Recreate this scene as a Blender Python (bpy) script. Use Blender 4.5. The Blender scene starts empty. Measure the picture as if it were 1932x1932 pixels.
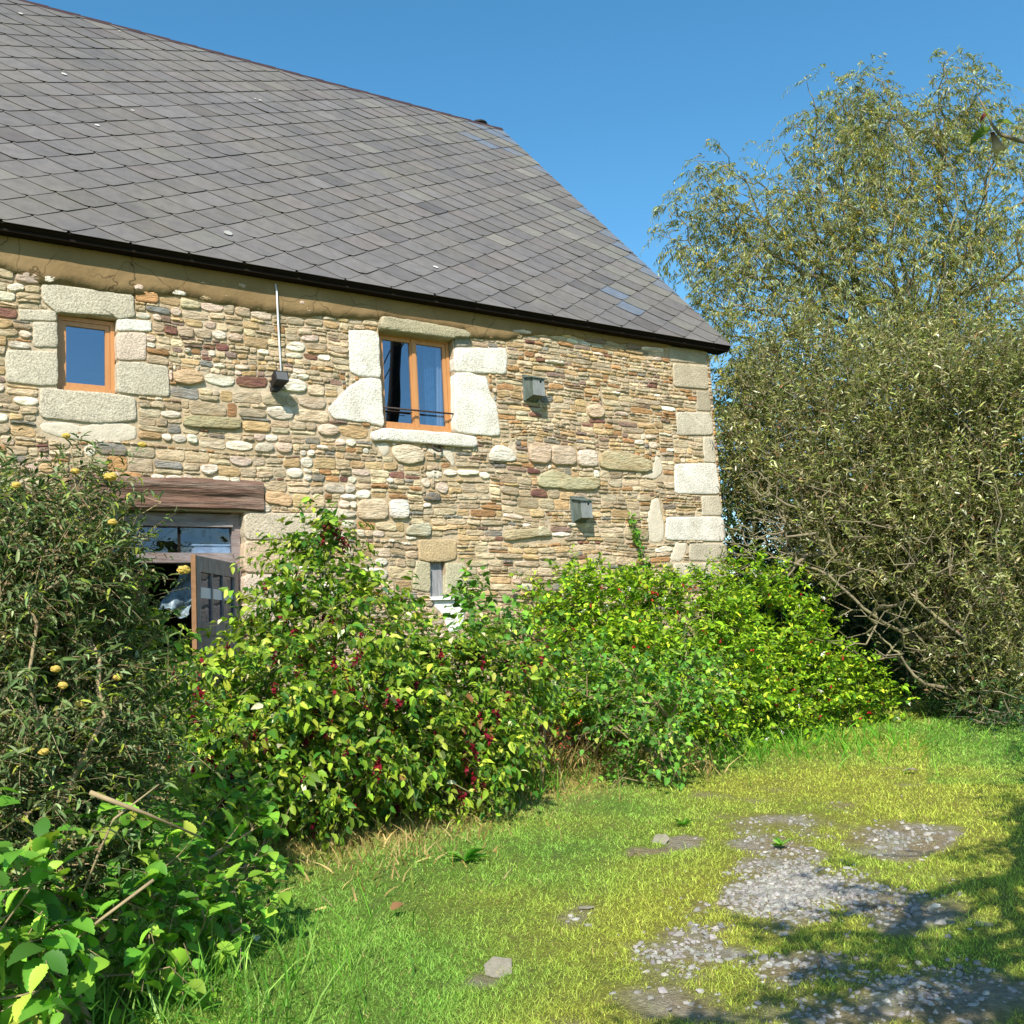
import bpy, math, random
import numpy as np
from mathutils import Matrix

# ------------------------------------------------------------------ camera
F, CX = 1932.0, 966.0
EYE = 1.6
up_ = np.array([-850, -14800, F]); up_ /= np.linalg.norm(up_)
r_ = np.array([2784, 92, F]); r_ -= up_ * (r_ @ up_); r_ /= np.linalg.norm(r_)
in_ = np.cross(up_, r_)
M = np.array([r_, in_, up_])            # camera vector (right, down, forward) -> world
CAM = np.array([0, 0, EYE])
cam = bpy.data.cameras.new('camera'); camo = bpy.data.objects.new('camera', cam)
bpy.context.scene.collection.objects.link(camo)
cam.sensor_width = 36; cam.lens = 36.0; cam.clip_end = 4000; cam.clip_start = .05
R3 = Matrix(((M[0][0], -M[0][1], -M[0][2]), (M[1][0], -M[1][1], -M[1][2]), (M[2][0], -M[2][1], -M[2][2])))
camo.matrix_world = Matrix.Translation((0, 0, EYE)) @ R3.to_4x4()
SC = bpy.context.scene
SC.camera = camo

# ------------------------------------------------------------------ light
LD = np.array([.136, .154, -.193]); LD /= np.linalg.norm(LD)
ELEV = math.asin(-LD[2]); AZ = math.atan2(-LD[0], -LD[1])
world = bpy.data.worlds.new('World'); SC.world = world; world.use_nodes = True
wn = world.node_tree.nodes; wl = world.node_tree.links; wn.clear()
sky = wn.new('ShaderNodeTexSky'); sky.sky_type = 'NISHITA'; sky.sun_disc = False
sky.sun_elevation = ELEV; sky.sun_rotation = AZ; sky.altitude = 100; sky.air_density = 1.0; sky.dust_density = .4; sky.ozone_density = 2.2
bg = wn.new('ShaderNodeBackground'); bg.inputs[1].default_value = .12
wo = wn.new('ShaderNodeOutputWorld'); hs = wn.new('ShaderNodeHueSaturation'); hs.inputs['Hue'].default_value = .487; hs.inputs['Saturation'].default_value = 1.27; hs.inputs['Value'].default_value = 1.14; wl.new(sky.outputs[0], hs.inputs['Color']); wl.new(hs.outputs[0], bg.inputs[0]); wl.new(bg.outputs[0], wo.inputs[0])
sun = bpy.data.lights.new('sun', 'SUN'); sun.energy = 5.0; sun.angle = math.radians(.5); sun.color = (1, .935, .83)
suno = bpy.data.objects.new('sun', sun); SC.collection.objects.link(suno)
from mathutils import Vector
suno.rotation_euler = Vector(LD).to_track_quat('-Z', 'Y').to_euler()
SC.view_settings.view_transform = 'Standard'; SC.view_settings.look = 'None'
SC.view_settings.exposure = 0.62; SC.view_settings.gamma = 1
SC.cycles.max_bounces = 6; SC.cycles.transparent_max_bounces = 12

# ------------------------------------------------------------------ helpers
C = SC.collection
rng = np.random.default_rng(7)
def ray(px, py): return M @ np.array([(px - CX) / F, (py - CX) / F, 1.])
D = ray(785, 720)[1] * 11.9             # the front wall's plane is y = D
def gz(x, y):                            # height of the ground
    t = np.clip((np.asarray(y, float) - 1.5) / 8.6, 0, 1)
    return .43 * (t * t * (3 - 2 * t) * .5 + t * .5)
def W(px, py, y=0):                      # point on the wall plane
    d = ray(px, py); t = (D + y) / d[1]; p = d * t
    return np.array([p[0], p[2] + EYE])
def G(px, py):                           # point on the ground
    d = ray(px, py); z = 0.
    for _ in range(12):
        t = (z - EYE) / d[2]; p = d * t; z = float(gz(p[0], p[1]))
    return np.array([p[0], p[1], z])
def At(px, py, Z): return CAM + ray(px, py) * Z
def proj(P):
    v = (np.asarray(P) - CAM) @ M
    return v[..., 0] / v[..., 2] * F + CX, v[..., 1] / v[..., 2] * F + CX, v[..., 2]
FH = np.array([M[0][2], M[1][2], 0]); FH /= np.linalg.norm(FH)   # horizontal forward
RH = np.array([FH[1], -FH[0], 0]); UP = np.array([0, 0, 1.])

def tag(o, label=None, cat=None, group=None, kind=None):
    if label: o['label'] = label
    if cat: o['category'] = cat
    if group: o['group'] = group
    if kind: o['kind'] = kind
    return o
def empty(name, loc, label=None, cat=None, group=None):
    o = bpy.data.objects.new(name, None); C.objects.link(o); o.location = loc; o.empty_display_size = .2
    return tag(o, label, cat, group)
def mesh(name, V, faces, mat, parent=None, col=None, midx=None, smooth=False, loc=None):
    """faces: list of int arrays, each (n,k). Vertices are in world space; they are made local to the parent."""
    V = np.asarray(V, float)
    org = np.zeros(3)
    if parent is not None:
        q = parent
        while q is not None: org = org + np.array(q.location); q = q.parent
    elif loc is not None: org = np.array(loc, float)
    me = bpy.data.meshes.new(name)
    faces = [np.asarray(f, np.int64) for f in faces if len(f)]
    lv = np.concatenate([f.ravel() for f in faces]); ks = np.concatenate([np.full(len(f), f.shape[1]) for f in faces])
    st = np.concatenate([[0], np.cumsum(ks)[:-1]])
    me.vertices.add(len(V)); me.vertices.foreach_set('co', (V - org).astype(np.float32).ravel())
    me.loops.add(len(lv)); me.loops.foreach_set('vertex_index', lv.astype(np.int32))
    me.polygons.add(len(ks)); me.polygons.foreach_set('loop_start', st.astype(np.int32))
    me.polygons.foreach_set('loop_total', ks.astype(np.int32))
    for m in (mat if isinstance(mat, (list, tuple)) else [mat]): me.materials.append(m)
    if midx is not None: me.polygons.foreach_set('material_index', np.asarray(midx, np.int32))
    me.polygons.foreach_set('use_smooth', np.full(len(ks), smooth))
    if col is not None:
        a = me.color_attributes.new('Col', 'FLOAT_COLOR', 'POINT')
        c = np.ones((len(V), 4), np.float32); c[:, :3] = col; a.data.foreach_set('color', c.ravel())
    me.update(calc_edges=True)
    me.validate()
    o = bpy.data.objects.new(name, me); C.objects.link(o)
    if parent is not None: o.parent = parent
    elif loc is not None: o.location = loc
    return o
class MB:
    """collects primitives into one mesh"""
    def __init__(s): s.v = []; s.q = []; s.t = []; s.n = 0
    def add(s, V, Q=(), T=()):
        s.v.append(np.asarray(V, float))
        if len(Q): s.q.append(np.asarray(Q) + s.n)
        if len(T): s.t.append(np.asarray(T) + s.n)
        s.n += len(V); return s
    def box(s, a, b, bev=0):
        x0, y0, z0 = np.minimum(a, b); x1, y1, z1 = np.maximum(a, b)
        V = [(x, y, z) for z in (z0, z1) for y in (y0, y1) for x in (x0, x1)]
        return s.add(V, [(0, 2, 3, 1), (4, 5, 7, 6), (0, 1, 5, 4), (2, 6, 7, 3), (0, 4, 6, 2), (1, 3, 7, 5)])
    def hexa(s, V): return s.add(V, [(0, 2, 3, 1), (4, 5, 7, 6), (0, 1, 5, 4), (2, 6, 7, 3), (0, 4, 6, 2), (1, 3, 7, 5)])
    def tube(s, P, R, k=8):
        P = np.asarray(P, float); R = np.broadcast_to(R, len(P)); T = np.gradient(P, axis=0)
        T /= np.linalg.norm(T, axis=1)[:, None] + 1e-9
        a = np.cross(T, [.31, .17, .93]); a /= np.linalg.norm(a, axis=1)[:, None]; b = np.cross(T, a)
        th = np.arange(k) * 2 * np.pi / k
        V = P[:, None] + R[:, None, None] * (np.cos(th)[None, :, None] * a[:, None] + np.sin(th)[None, :, None] * b[:, None])
        n = len(P); i = np.arange(n - 1)[:, None] * k; j = np.arange(k)[None]; j2 = (j + 1) % k
        Q = np.stack([i + j, i + j2, i + k + j2, i + k + j], -1).reshape(-1, 4)
        V = np.concatenate([V.reshape(-1, 3), P[:1], P[-1:]])
        T3 = [(n * k, (q + 1) % k, q) for q in range(k)] + [(n * k + 1, (n - 1) * k + q, (n - 1) * k + (q + 1) % k) for q in range(k)]
        return s.add(V, Q, T3)
    def build(s, name, mat, parent=None, col=None, smooth=False, loc=None):
        return mesh(name, np.concatenate(s.v), [np.concatenate(x) for x in (s.q, s.t) if x], mat, parent, col, None, smooth, loc)
def lin(c):
    c = np.asarray(c, float) / 255.
    return np.where(c <= .04045, c / 12.92, ((c + .055) / 1.055) ** 2.4)

# value noise for the modelling
_nt = np.random.default_rng(99).random((64, 64, 64))
def noise3(P):
    P = np.asarray(P, float); i = np.floor(P).astype(int); f = P - i; f = f * f * (3 - 2 * f); r = 0
    for dx in (0, 1):
        for dy in (0, 1):
            for dz in (0, 1):
                w = (f[..., 0] if dx else 1 - f[..., 0]) * (f[..., 1] if dy else 1 - f[..., 1]) * (f[..., 2] if dz else 1 - f[..., 2])
                r = r + w * _nt[(i[..., 0] + dx) % 64, (i[..., 1] + dy) % 64, (i[..., 2] + dz) % 64]
    return r
def fbm2(x, y, o=4, s=0.):
    r = 0; a = .5
    for k in range(o):
        r = r + a * noise3(np.stack([x * 2 ** k + 13.1 * k, y * 2 ** k + 7.7 * k, np.zeros_like(x) + s + k * 3.3], -1)); a *= .5
    return r / (1 - .5 ** o)

# ------------------------------------------------------------------ materials
def mat(name):
    m = bpy.data.materials.new(name); m.use_nodes = True; m.node_tree.nodes.clear(); return m, m.node_tree.nodes, m.node_tree.links
def nd(N, t, **k):
    n = N.new(t)
    for a, v in k.items():
        if a == 'inp':
            for i, x in v.items(): n.inputs[i].default_value = x
        else: setattr(n, a, v)
    return n
def surf(name, base=(.5, .5, .5), rough=.8, vary=.25, nscale=6., bump=.4, bscale=30., bdist=.01, stretch=(1, 1, 1), attr=False,
         spec=.3, metal=0., tint=None, speck=0., speck_scale=160., tmix=.5, tscale=2.5):
    """base colour or the 'Col' attribute, varied by noise; bump from noise"""
    m, N, L = mat(name)
    out = nd(N, 'ShaderNodeOutputMaterial'); p = nd(N, 'ShaderNodeBsdfPrincipled', inp={'Roughness': rough, 'Metallic': metal, 'Specular IOR Level': spec})
    L.new(p.outputs[0], out.inputs[0])
    tc = nd(N, 'ShaderNodeTexCoord'); mp = nd(N, 'ShaderNodeMapping'); mp.inputs['Scale'].default_value = stretch
    L.new(tc.outputs['Object'], mp.inputs[0])
    if attr:
        a = nd(N, 'ShaderNodeAttribute', attribute_name='Col'); col = a.outputs['Color']
    else:
        a = nd(N, 'ShaderNodeRGB'); a.outputs[0].default_value = (*base, 1); col = a.outputs[0]
    if tint is not None:
        n0 = nd(N, 'ShaderNodeTexNoise', inp={'Scale': tscale, 'Detail': 5., 'Roughness': .6}); L.new(mp.outputs[0], n0.inputs[0])
        cr = nd(N, 'ShaderNodeValToRGB'); cr.color_ramp.elements[0].position = .42; cr.color_ramp.elements[1].position = .68
        cr.color_ramp.elements[1].color = (tmix, tmix, tmix, 1)
        L.new(n0.outputs[0], cr.inputs[0])
        mx = nd(N, 'ShaderNodeMix', data_type='RGBA'); L.new(cr.outputs[0], mx.inputs[0]); L.new(col, mx.inputs[6]); mx.inputs[7].default_value = (*tint, 1)
        col = mx.outputs[2]
    n1 = nd(N, 'ShaderNodeTexNoise', inp={'Scale': nscale, 'Detail': 6., 'Roughness': .65}); L.new(mp.outputs[0], n1.inputs[0])
    mr = nd(N, 'ShaderNodeMapRange', inp={1: .25, 2: .75, 3: 1 - vary, 4: 1 + vary}); L.new(n1.outputs[0], mr.inputs[0])
    v = nd(N, 'ShaderNodeVectorMath', operation='SCALE'); L.new(col, v.inputs[0]); L.new(mr.outputs[0], v.inputs['Scale']); col = v.outputs[0]
    if speck:
        n3 = nd(N, 'ShaderNodeTexNoise', inp={'Scale': speck_scale, 'Detail': 3., 'Roughness': .7}); L.new(tc.outputs['Object'], n3.inputs[0])
        m3 = nd(N, 'ShaderNodeMapRange', inp={1: .36, 2: .6, 3: 1 - speck, 4: 1 + speck * .25}); L.new(n3.outputs[0], m3.inputs[0])
        v3 = nd(N, 'ShaderNodeVectorMath', operation='SCALE'); L.new(col, v3.inputs[0]); L.new(m3.outputs[0], v3.inputs['Scale']); col = v3.outputs[0]
    L.new(col, p.inputs['Base Color'])
    if bump:
        n2 = nd(N, 'ShaderNodeTexNoise', inp={'Scale': bscale, 'Detail': 7., 'Roughness': .65}); L.new(mp.outputs[0], n2.inputs[0])
        b = nd(N, 'ShaderNodeBump', inp={'Strength': bump, 'Distance': bdist}); L.new(n2.outputs[0], b.inputs['Height']); L.new(b.outputs[0], p.inputs['Normal'])
    return m
def leafmat(name, trans=.27, rough=.5, spec=.22, tgain=1.35):
    m, N, L = mat(name)
    out = nd(N, 'ShaderNodeOutputMaterial'); p = nd(N, 'ShaderNodeBsdfPrincipled', inp={'Roughness': rough, 'Specular IOR Level': spec})
    a = nd(N, 'ShaderNodeAttribute', attribute_name='Col')
    tr = nd(N, 'ShaderNodeBsdfTranslucent'); mx = nd(N, 'ShaderNodeMixShader', inp={0: trans})
    v = nd(N, 'ShaderNodeVectorMath', operation='MULTIPLY'); v.inputs[1].default_value = (tgain * 1.05, tgain * 1.1, tgain * .55)
    L.new(a.outputs['Color'], p.inputs['Base Color']); L.new(a.outputs['Color'], v.inputs[0]); L.new(v.outputs[0], tr.inputs[0])
    L.new(p.outputs[0], mx.inputs[1]); L.new(tr.outputs[0], mx.inputs[2]); L.new(mx.outputs[0], out.inputs[0])
    return m
def glassmat(name, refl=.45, tintc=(.75, .82, .9), wav=.35, scale=1.2):
    m, N, L = mat(name)
    out = nd(N, 'ShaderNodeOutputMaterial'); g = nd(N, 'ShaderNodeBsdfGlossy', inp={'Roughness': 0.0, 'Color': (.55, .56, .62, 1)})
    t = nd(N, 'ShaderNodeBsdfTransparent', inp={0: (*tintc, 1)}); mx = nd(N, 'ShaderNodeMixShader', inp={0: refl})
    tc = nd(N, 'ShaderNodeTexCoord'); n = nd(N, 'ShaderNodeTexNoise', inp={'Scale': scale, 'Detail': 1.}); L.new(tc.outputs['Object'], n.inputs[0])
    b = nd(N, 'ShaderNodeBump', inp={'Strength': wav, 'Distance': .01}); L.new(n.outputs[0], b.inputs['Height']); L.new(b.outputs[0], g.inputs['Normal'])
    L.new(t.outputs[0], mx.inputs[1]); L.new(g.outputs[0], mx.inputs[2]); L.new(mx.outputs[0], out.inputs[0])
    return m
MT = dict(
    rubble=surf('rubble_stone', attr=True, rough=.85, vary=.3, nscale=16, bump=1., bscale=24, bdist=.04, stretch=(.55, 1, 1.7), tint=(.30, .185, .075), tmix=.55, tscale=7),
    granite=surf('granite_block', attr=True, rough=.92, vary=.16, nscale=4, bump=.9, bscale=45, bdist=.02, speck=.32, speck_scale=60, tint=(.36, .31, .22), tmix=.38, tscale=3.2),
    mortar=surf('lime_mortar', (.38, .285, .17), rough=.95, vary=.3, nscale=4, bump=.8, bscale=22, bdist=.02, tint=(.55, .47, .36), tmix=.8, tscale=1.3),
    limewash=surf('white_limewash', (.74, .72, .66), rough=.95, vary=.1, bump=.5, bscale=40),
    leafpaint=surf('worn_grey_paint', (.34, .29, .265), rough=.75, vary=.3, nscale=8, bump=.5, bscale=25, stretch=(4, 4, 1), tint=(.2, .11, .08), tmix=.5, tscale=5),
    whitewash=surf('lime_patch', (.56, .49, .38), rough=.95, vary=.15, nscale=9, bump=.8, bscale=40, bdist=.012),
    plaster=None,
    slate=surf('roof_slate', attr=True, rough=.62, vary=.2, nscale=7, bump=.3, bscale=38, bdist=.006, spec=.4, tint=(.15, .135, .105), tmix=.5, tscale=1.1),
    ridge=surf('ridge_metal', (.05, .028, .026), rough=.5, vary=.2),
    darkwood=surf('dark_wood', (.016, .012, .009), rough=.95, spec=.05),
    pine=surf('varnished_pine', (.46, .215, .075), rough=.42, vary=.16, nscale=3, bump=.12, bscale=20, stretch=(8, 8, .7), spec=.5),
    beam=surf('oak_beam', (.17, .095, .065), rough=.85, vary=.5, nscale=5, bump=1., bscale=9, bdist=.035, stretch=(.6, 3, 6), tint=(.27, .20, .155), tmix=.8, tscale=3),
    oldpaint=surf('peeling_paint', (.25, .215, .205), rough=.7, vary=.3, nscale=9, bump=.5, bscale=25, stretch=(1, 3, 5), tint=(.15, .085, .065), tmix=.7, tscale=3),
    graywood=surf('grey_wood', (.26, .26, .27), rough=.85, vary=.35, nscale=7, bump=.8, bscale=14, stretch=(9, 9, .6)),
    boxgreen=surf('green_grey_paint', (.075, .105, .085), rough=.8, vary=.3, nscale=9, bump=.5, bscale=25, stretch=(3, 3, .6), tint=(.20, .215, .21), tmix=.75, tscale=8),
    boxfront=surf('weathered_front', (.20, .21, .205), rough=.85, vary=.45, nscale=9, bump=.7, bscale=20, stretch=(4, 4, .6)),
    black=surf('black_plastic', (.02, .02, .02), rough=.5, bump=0),
    iron=surf('dark_iron', (.045, .03, .025), rough=.6, vary=.3, bump=.2),
    whiteplastic=surf('white_plastic', (.72, .72, .74), rough=.45, vary=.05, bump=0),
    greyplastic=surf('grey_plastic', (.10, .10, .10), rough=.5, vary=.1, bump=0),
    glass=glassmat('window_glass', .36, wav=.12), oldglass=glassmat('old_glass', .12, wav=.6, scale=5),
    lens=glassmat('lamp_glass', .3),
    curtain=surf('blue_curtain', (.10, .24, .36), rough=.9, vary=.6, nscale=16, bump=0, stretch=(1, 1, 1)),
    net=surf('white_curtain', (.8, .8, .8), rough=.9, vary=.05, bump=0),
    inner=surf('interior_wall', (.12, .11, .10), rough=.95, bump=0),
    bark=surf('grey_bark', (.20, .165, .11), rough=.9, vary=.3, nscale=12, bump=.6, bscale=30, tint=(.26, .25, .10), tmix=.6),
    cane=surf('green_cane', (.15, .15, .06), rough=.7, vary=.3, bump=0),
    twig=surf('straw_twig', (.29, .22, .12), rough=.8, vary=.3, bump=0),
    leaf=leafmat('leaf'), leafdull=leafmat('felted_leaf', .3, .7, .15, 1.15), grass=leafmat('grass_blade', .35, .6, .2, 1.2),
    petal=leafmat('petal', .25, .6, .2, 1.),
    gravel=surf('gravel', attr=True, rough=.85, vary=.25, nscale=25, bump=.4, bscale=60),
    pole=surf('tarred_pole', (.012, .010, .009), rough=.9, vary=.3, bump=.4, stretch=(4, 4, .5)),
)
def plaster_mat():
    m, N, L = mat('clay_plaster')
    out = nd(N, 'ShaderNodeOutputMaterial'); p = nd(N, 'ShaderNodeBsdfPrincipled', inp={'Roughness': .95, 'Specular IOR Level': .1})
    tc = nd(N, 'ShaderNodeTexCoord')
    wp = nd(N, 'ShaderNodeTexNoise', inp={'Scale': 5., 'Detail': 3.}); L.new(tc.outputs['Object'], wp.inputs[0])
    va = nd(N, 'ShaderNodeVectorMath', operation='MULTIPLY_ADD'); va.inputs[1].default_value = (.18, .18, .18); L.new(wp.outputs['Color'], va.inputs[0]); L.new(tc.outputs['Object'], va.inputs[2])
    vo = nd(N, 'ShaderNodeTexVoronoi', feature='DISTANCE_TO_EDGE', inp={'Scale': 2.6}); L.new(va.outputs[0], vo.inputs[0])
    n = nd(N, 'ShaderNodeTexNoise', inp={'Scale': 2.2, 'Detail': 6.}); L.new(tc.outputs['Object'], n.inputs[0])
    cr = nd(N, 'ShaderNodeValToRGB'); e = cr.color_ramp.elements; e[0].position = .3; e[0].color = (.20, .132, .062, 1); e[1].position = .75; e[1].color = (.275, .19, .095, 1)
    L.new(n.outputs[0], cr.inputs[0])
    ck = nd(N, 'ShaderNodeMapRange', inp={1: .0, 2: .016, 3: .35, 4: 1.}); L.new(vo.outputs[0], ck.inputs[0])
    # cracks only in some stretches
    n2 = nd(N, 'ShaderNodeTexNoise', inp={'Scale': 1.1, 'Detail': 2.}); L.new(tc.outputs['Object'], n2.inputs[0])
    m2 = nd(N, 'ShaderNodeMapRange', inp={1: .42, 2: .56, 3: 0., 4: 1.}); L.new(n2.outputs[0], m2.inputs[0])
    mm = nd(N, 'ShaderNodeMix', data_type='FLOAT'); L.new(m2.outputs[0], mm.inputs[0]); mm.inputs[2].default_value = 1.; L.new(ck.outputs[0], mm.inputs[3])
    v = nd(N, 'ShaderNodeVectorMath', operation='SCALE'); L.new(cr.outputs[0], v.inputs[0]); L.new(mm.outputs[0], v.inputs['Scale'])
    L.new(v.outputs[0], p.inputs['Base Color'])
    n3 = nd(N, 'ShaderNodeTexNoise', inp={'Scale': 9., 'Detail': 8.}); L.new(tc.outputs['Object'], n3.inputs[0])
    b = nd(N, 'ShaderNodeBump', inp={'Strength': .5, 'Distance': .03}); L.new(n3.outputs[0], b.inputs['Height']); L.new(b.outputs[0], p.inputs['Normal'])
    L.new(p.outputs[0], out.inputs[0]); return m
MT['plaster'] = plaster_mat()

# ------------------------------------------------------------------ ground
def bare(x, y):
    """how bare the lawn is (0..1): worn wheel tracks with stones"""
    P = np.stack([x, y, gz(x, y)], -1); px, py, Z = proj(P)
    b = np.zeros_like(px); px = px + (fbm2(x * 2.2, y * 2.2, 3, 31.) - .5) * 190; py = py + (fbm2(x * 2.4, y * 2.4, 3, 41.) - .5) * 90
    for (a, c, ra, rb, s) in [(1500, 1680, 150, 62, 1.15), (1440, 1580, 110, 40, .8), (1250, 1590, 34, 15, 1.15), (1700, 1570, 95, 42, .9), (1560, 1560, 120, 40, .55),
                              (1310, 1740, 55, 30, .75), (1090, 1735, 40, 22, 1.), (935, 1832, 52, 20, 1.1), (1250, 1800, 120, 45, .85), (1590, 1850, 170, 75, .95),
                              (1420, 1860, 200, 60, .6), (1720, 1700, 110, 60, .8), (1790, 1850, 160, 80, .8), (1000, 1915, 100, 20, .6), (1640, 1490, 90, 25, .45), (1450, 1520, 120, 30, .3), (1230, 1880, 60, 30, .6)]:
        q = ((px - a) / ra) ** 2 + ((py - c) / rb) ** 2
        b = np.maximum(b, s * np.clip(1.5 - q, 0, 1) * .8)
    n = fbm2(x * 2.6, y * 2.6, 5, 5.)
    return np.clip((b * 1.1 + (n - .57) * 3.6) * np.clip(b * 3, 0, 1), 0, 1)
def lawn_tone(x, y):
    """0 fresh green .. 1 yellow green; second value: straw dry"""
    P = np.stack([x, y, gz(x, y)], -1); px, py, Z = proj(P)
    n = fbm2(x * .9, y * .9, 4, 1.)
    line = (px - (1000 + (1932 - py) * .55)) / 240.
    t = np.clip(.5 + line * .5, .0, 1) + (n - .5) * 1.6
    t = np.where((px > 1750) & (py < 1480), t - .7, t)
    t -= .55 * np.exp(-((py - (1395 + (1620 - px) * .12)) / 45.) ** 2) * (px > 1150)
    dry = np.exp(-((py - (1650 - (px - 430) * .27)) / 38.) ** 2) * (px > 380) * (px < 1250) * .9
    return np.clip(t, 0, 1), np.clip(dry * (.4 + 1.2 * fbm2(x * 2, y * 2, 3, 9.)), 0, 1)
GREEN, YEL, STRAW, DIRT, GRIT = [lin(c) for c in ((104, 134, 52), (146, 144, 62), (172, 154, 98), (150, 134, 104), (166, 160, 146))]
def ground():
    xs = np.concatenate([[-3000, -600, -120, -30, -10, -4], np.arange(-2, 17, .06), [18, 20, 24, 32, 60, 160, 700, 3000]])
    ys = np.concatenate([[-3000, -600, -120, -30, -8, -2], np.arange(0, 15, .06), [16, 18, 22, 30, 60, 160, 700, 3000]])
    X, Y = np.meshgrid(xs, ys); Z = gz(X, Y)
    near = (X > -2) & (X < 17) & (Y > 0) & (Y < 15)
    Z = Z + np.where(near, (fbm2(X * 1.3, Y * 1.3, 3) - .5) * .05 + (fbm2(X * 9, Y * 9, 2, 3) - .5) * .018, 0)
    b = np.where(near, bare(X, Y), 0); t, d = lawn_tone(X, Y); t = np.where(near, t, .3); d = np.where(near, d, 0)
    col = GREEN * (1 - t[..., None]) + YEL * t[..., None]; col = col * (1 - d[..., None]) + STRAW * d[..., None]
    n = fbm2(X * 6, Y * 6, 3, 2.)[..., None]
    n = np.clip((n - .3) * 2.2, 0, 1); soil = DIRT * (1 - n) + GRIT * n
    col = col * .95 * (1 - b[..., None]) + soil * b[..., None] * 1.0
    bed = (Y > 8.2) & (Y < 10.2) & (X < 11)
    col = np.where(bed[..., None], lin((90, 75, 50)) * .6, col)
    n = len(xs); m = len(ys)
    i = (np.arange(m - 1)[:, None] * n + np.arange(n - 1)[None]).ravel()
    Q = np.stack([i, i + 1, i + n + 1, i + n], -1)
    o = mesh('ground', np.stack([X, Y, Z], -1).reshape(-1, 3), [Q], surf('turf_soil', attr=True, rough=.95, vary=.42, nscale=26, bump=1., bscale=55, bdist=.05, spec=.1, tint=(.16, .15, .07), tmix=.4, tscale=9), None, col.reshape(-1, 3), smooth=True)
    tag(o, kind='structure'); o['label'] = 'worn lawn and soil in front of the stone house'
ground()

# ------------------------------------------------------------------ leaves and branches
def unit(v): return v / (np.linalg.norm(v, axis=-1, keepdims=True) + 1e-9)
TPL = {
    'diamond': (np.array([(0, 0, 0), (.45, .5, .06), (1, 0, -.08), (.45, -.5, .06)]), [], [(0, 2, 1), (0, 3, 2)]),
    'lance': (np.array([(0, 0, 0), (.25, .42, .08), (.65, .36, .02), (1, 0, -.22), (.65, -.36, .02), (.25, -.42, .08), (.45, 0, -.03)]),
              [], [(0, 6, 1), (1, 6, 2), (2, 6, 3), (3, 6, 4), (4, 6, 5), (5, 6, 0)]),
    'ovate': (np.array([(0, 0, 0), (.12, .32, .07), (.4, .5, .12), (.72, .3, .03), (1, 0, -.2), (.72, -.3, .03), (.4, -.5, .12), (.12, -.32, .07), (.25, 0, 0), (.62, 0, -.03)]),
              [(8, 9, 3, 2), (8, 6, 5, 9)], [(0, 8, 1), (1, 8, 2), (0, 7, 8), (7, 6, 8), (9, 4, 3), (9, 5, 4)]),
}
def _serr():
    n = 9; t = np.linspace(0, 1, n); w = .5 * np.sin(np.pi * t ** .75) ** .8 * (1 - .12 * t)
    V = [(a, 0, -.02 - .22 * a * a) for a in t]
    L_ = []; 
    for s in (1, -1):
        for k in range(1, n - 1):
            V.append((t[k] - .03, s * w[k], .10 * math.sin(math.pi * t[k]) - .2 * t[k] ** 2)); 
            V.append((t[k] + .055, s * (w[k] * .9), .09 * math.sin(math.pi * t[k]) - .21 * t[k] ** 2))
    q = []; tr = []
    for si in (0, 1):
        o = n + si * 2 * (n - 2)
        def f(*a): return a if si == 0 else a[::-1]
        tr.append(f(0, 1, o))
        for k in range(1, n - 1):
            a = o + 2 * (k - 1); tr.append(f(k, a + 1, a))
            if k < n - 2: q.append(f(k, k + 1, a + 2, a + 1))
            else: tr.append(f(k, n - 1, a + 1))
    return np.array(V, float), q, tr
TPL['serrate'] = _serr()
def leaf_arrays(P, Dv, Nv, size, asp, tpl):
    V, Q, T = TPL[tpl]; Dv = unit(Dv); S = unit(np.cross(Nv, Dv)); U = np.cross(Dv, S)
    size = np.broadcast_to(size, len(P)); asp = np.broadcast_to(asp, len(P))
    X = P[:, None] + size[:, None, None] * (V[None, :, 0, None] * Dv[:, None] + V[None, :, 1, None] * asp[:, None, None] * S[:, None] + V[None, :, 2, None] * U[:, None])
    k = len(V); off = (np.arange(len(P)) * k)[:, None, None]
    fs = []
    if len(Q): fs.append((np.array(Q)[None] + off).reshape(-1, 4))
    if len(T): fs.append((np.array(T)[None] + off).reshape(-1, 3))
    return X.reshape(-1, 3), fs, k
def merge(lst):
    V = []; F_ = {}; n = 0; Cc = []
    for v, fs, c in lst:
        V.append(v); Cc.append(c)
        for f in fs: F_.setdefault(f.shape[1], []).append(f + n)
        n += len(v)
    return np.concatenate(V), [np.concatenate(x) for x in F_.values()], np.concatenate(Cc)
def leafcols(n, k, pal, wts, R, jit=.22):
    pal = np.array([lin(c) for c in pal]); idx = R.choice(len(pal), n, p=np.array(wts) / np.sum(wts))
    c = pal[idx] * np.exp(R.normal(0, jit, (n, 1))) * (1 + R.normal(0, .06, (n, 3)))
    return np.repeat(np.clip(c, .002, .95), k, 0)
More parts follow.
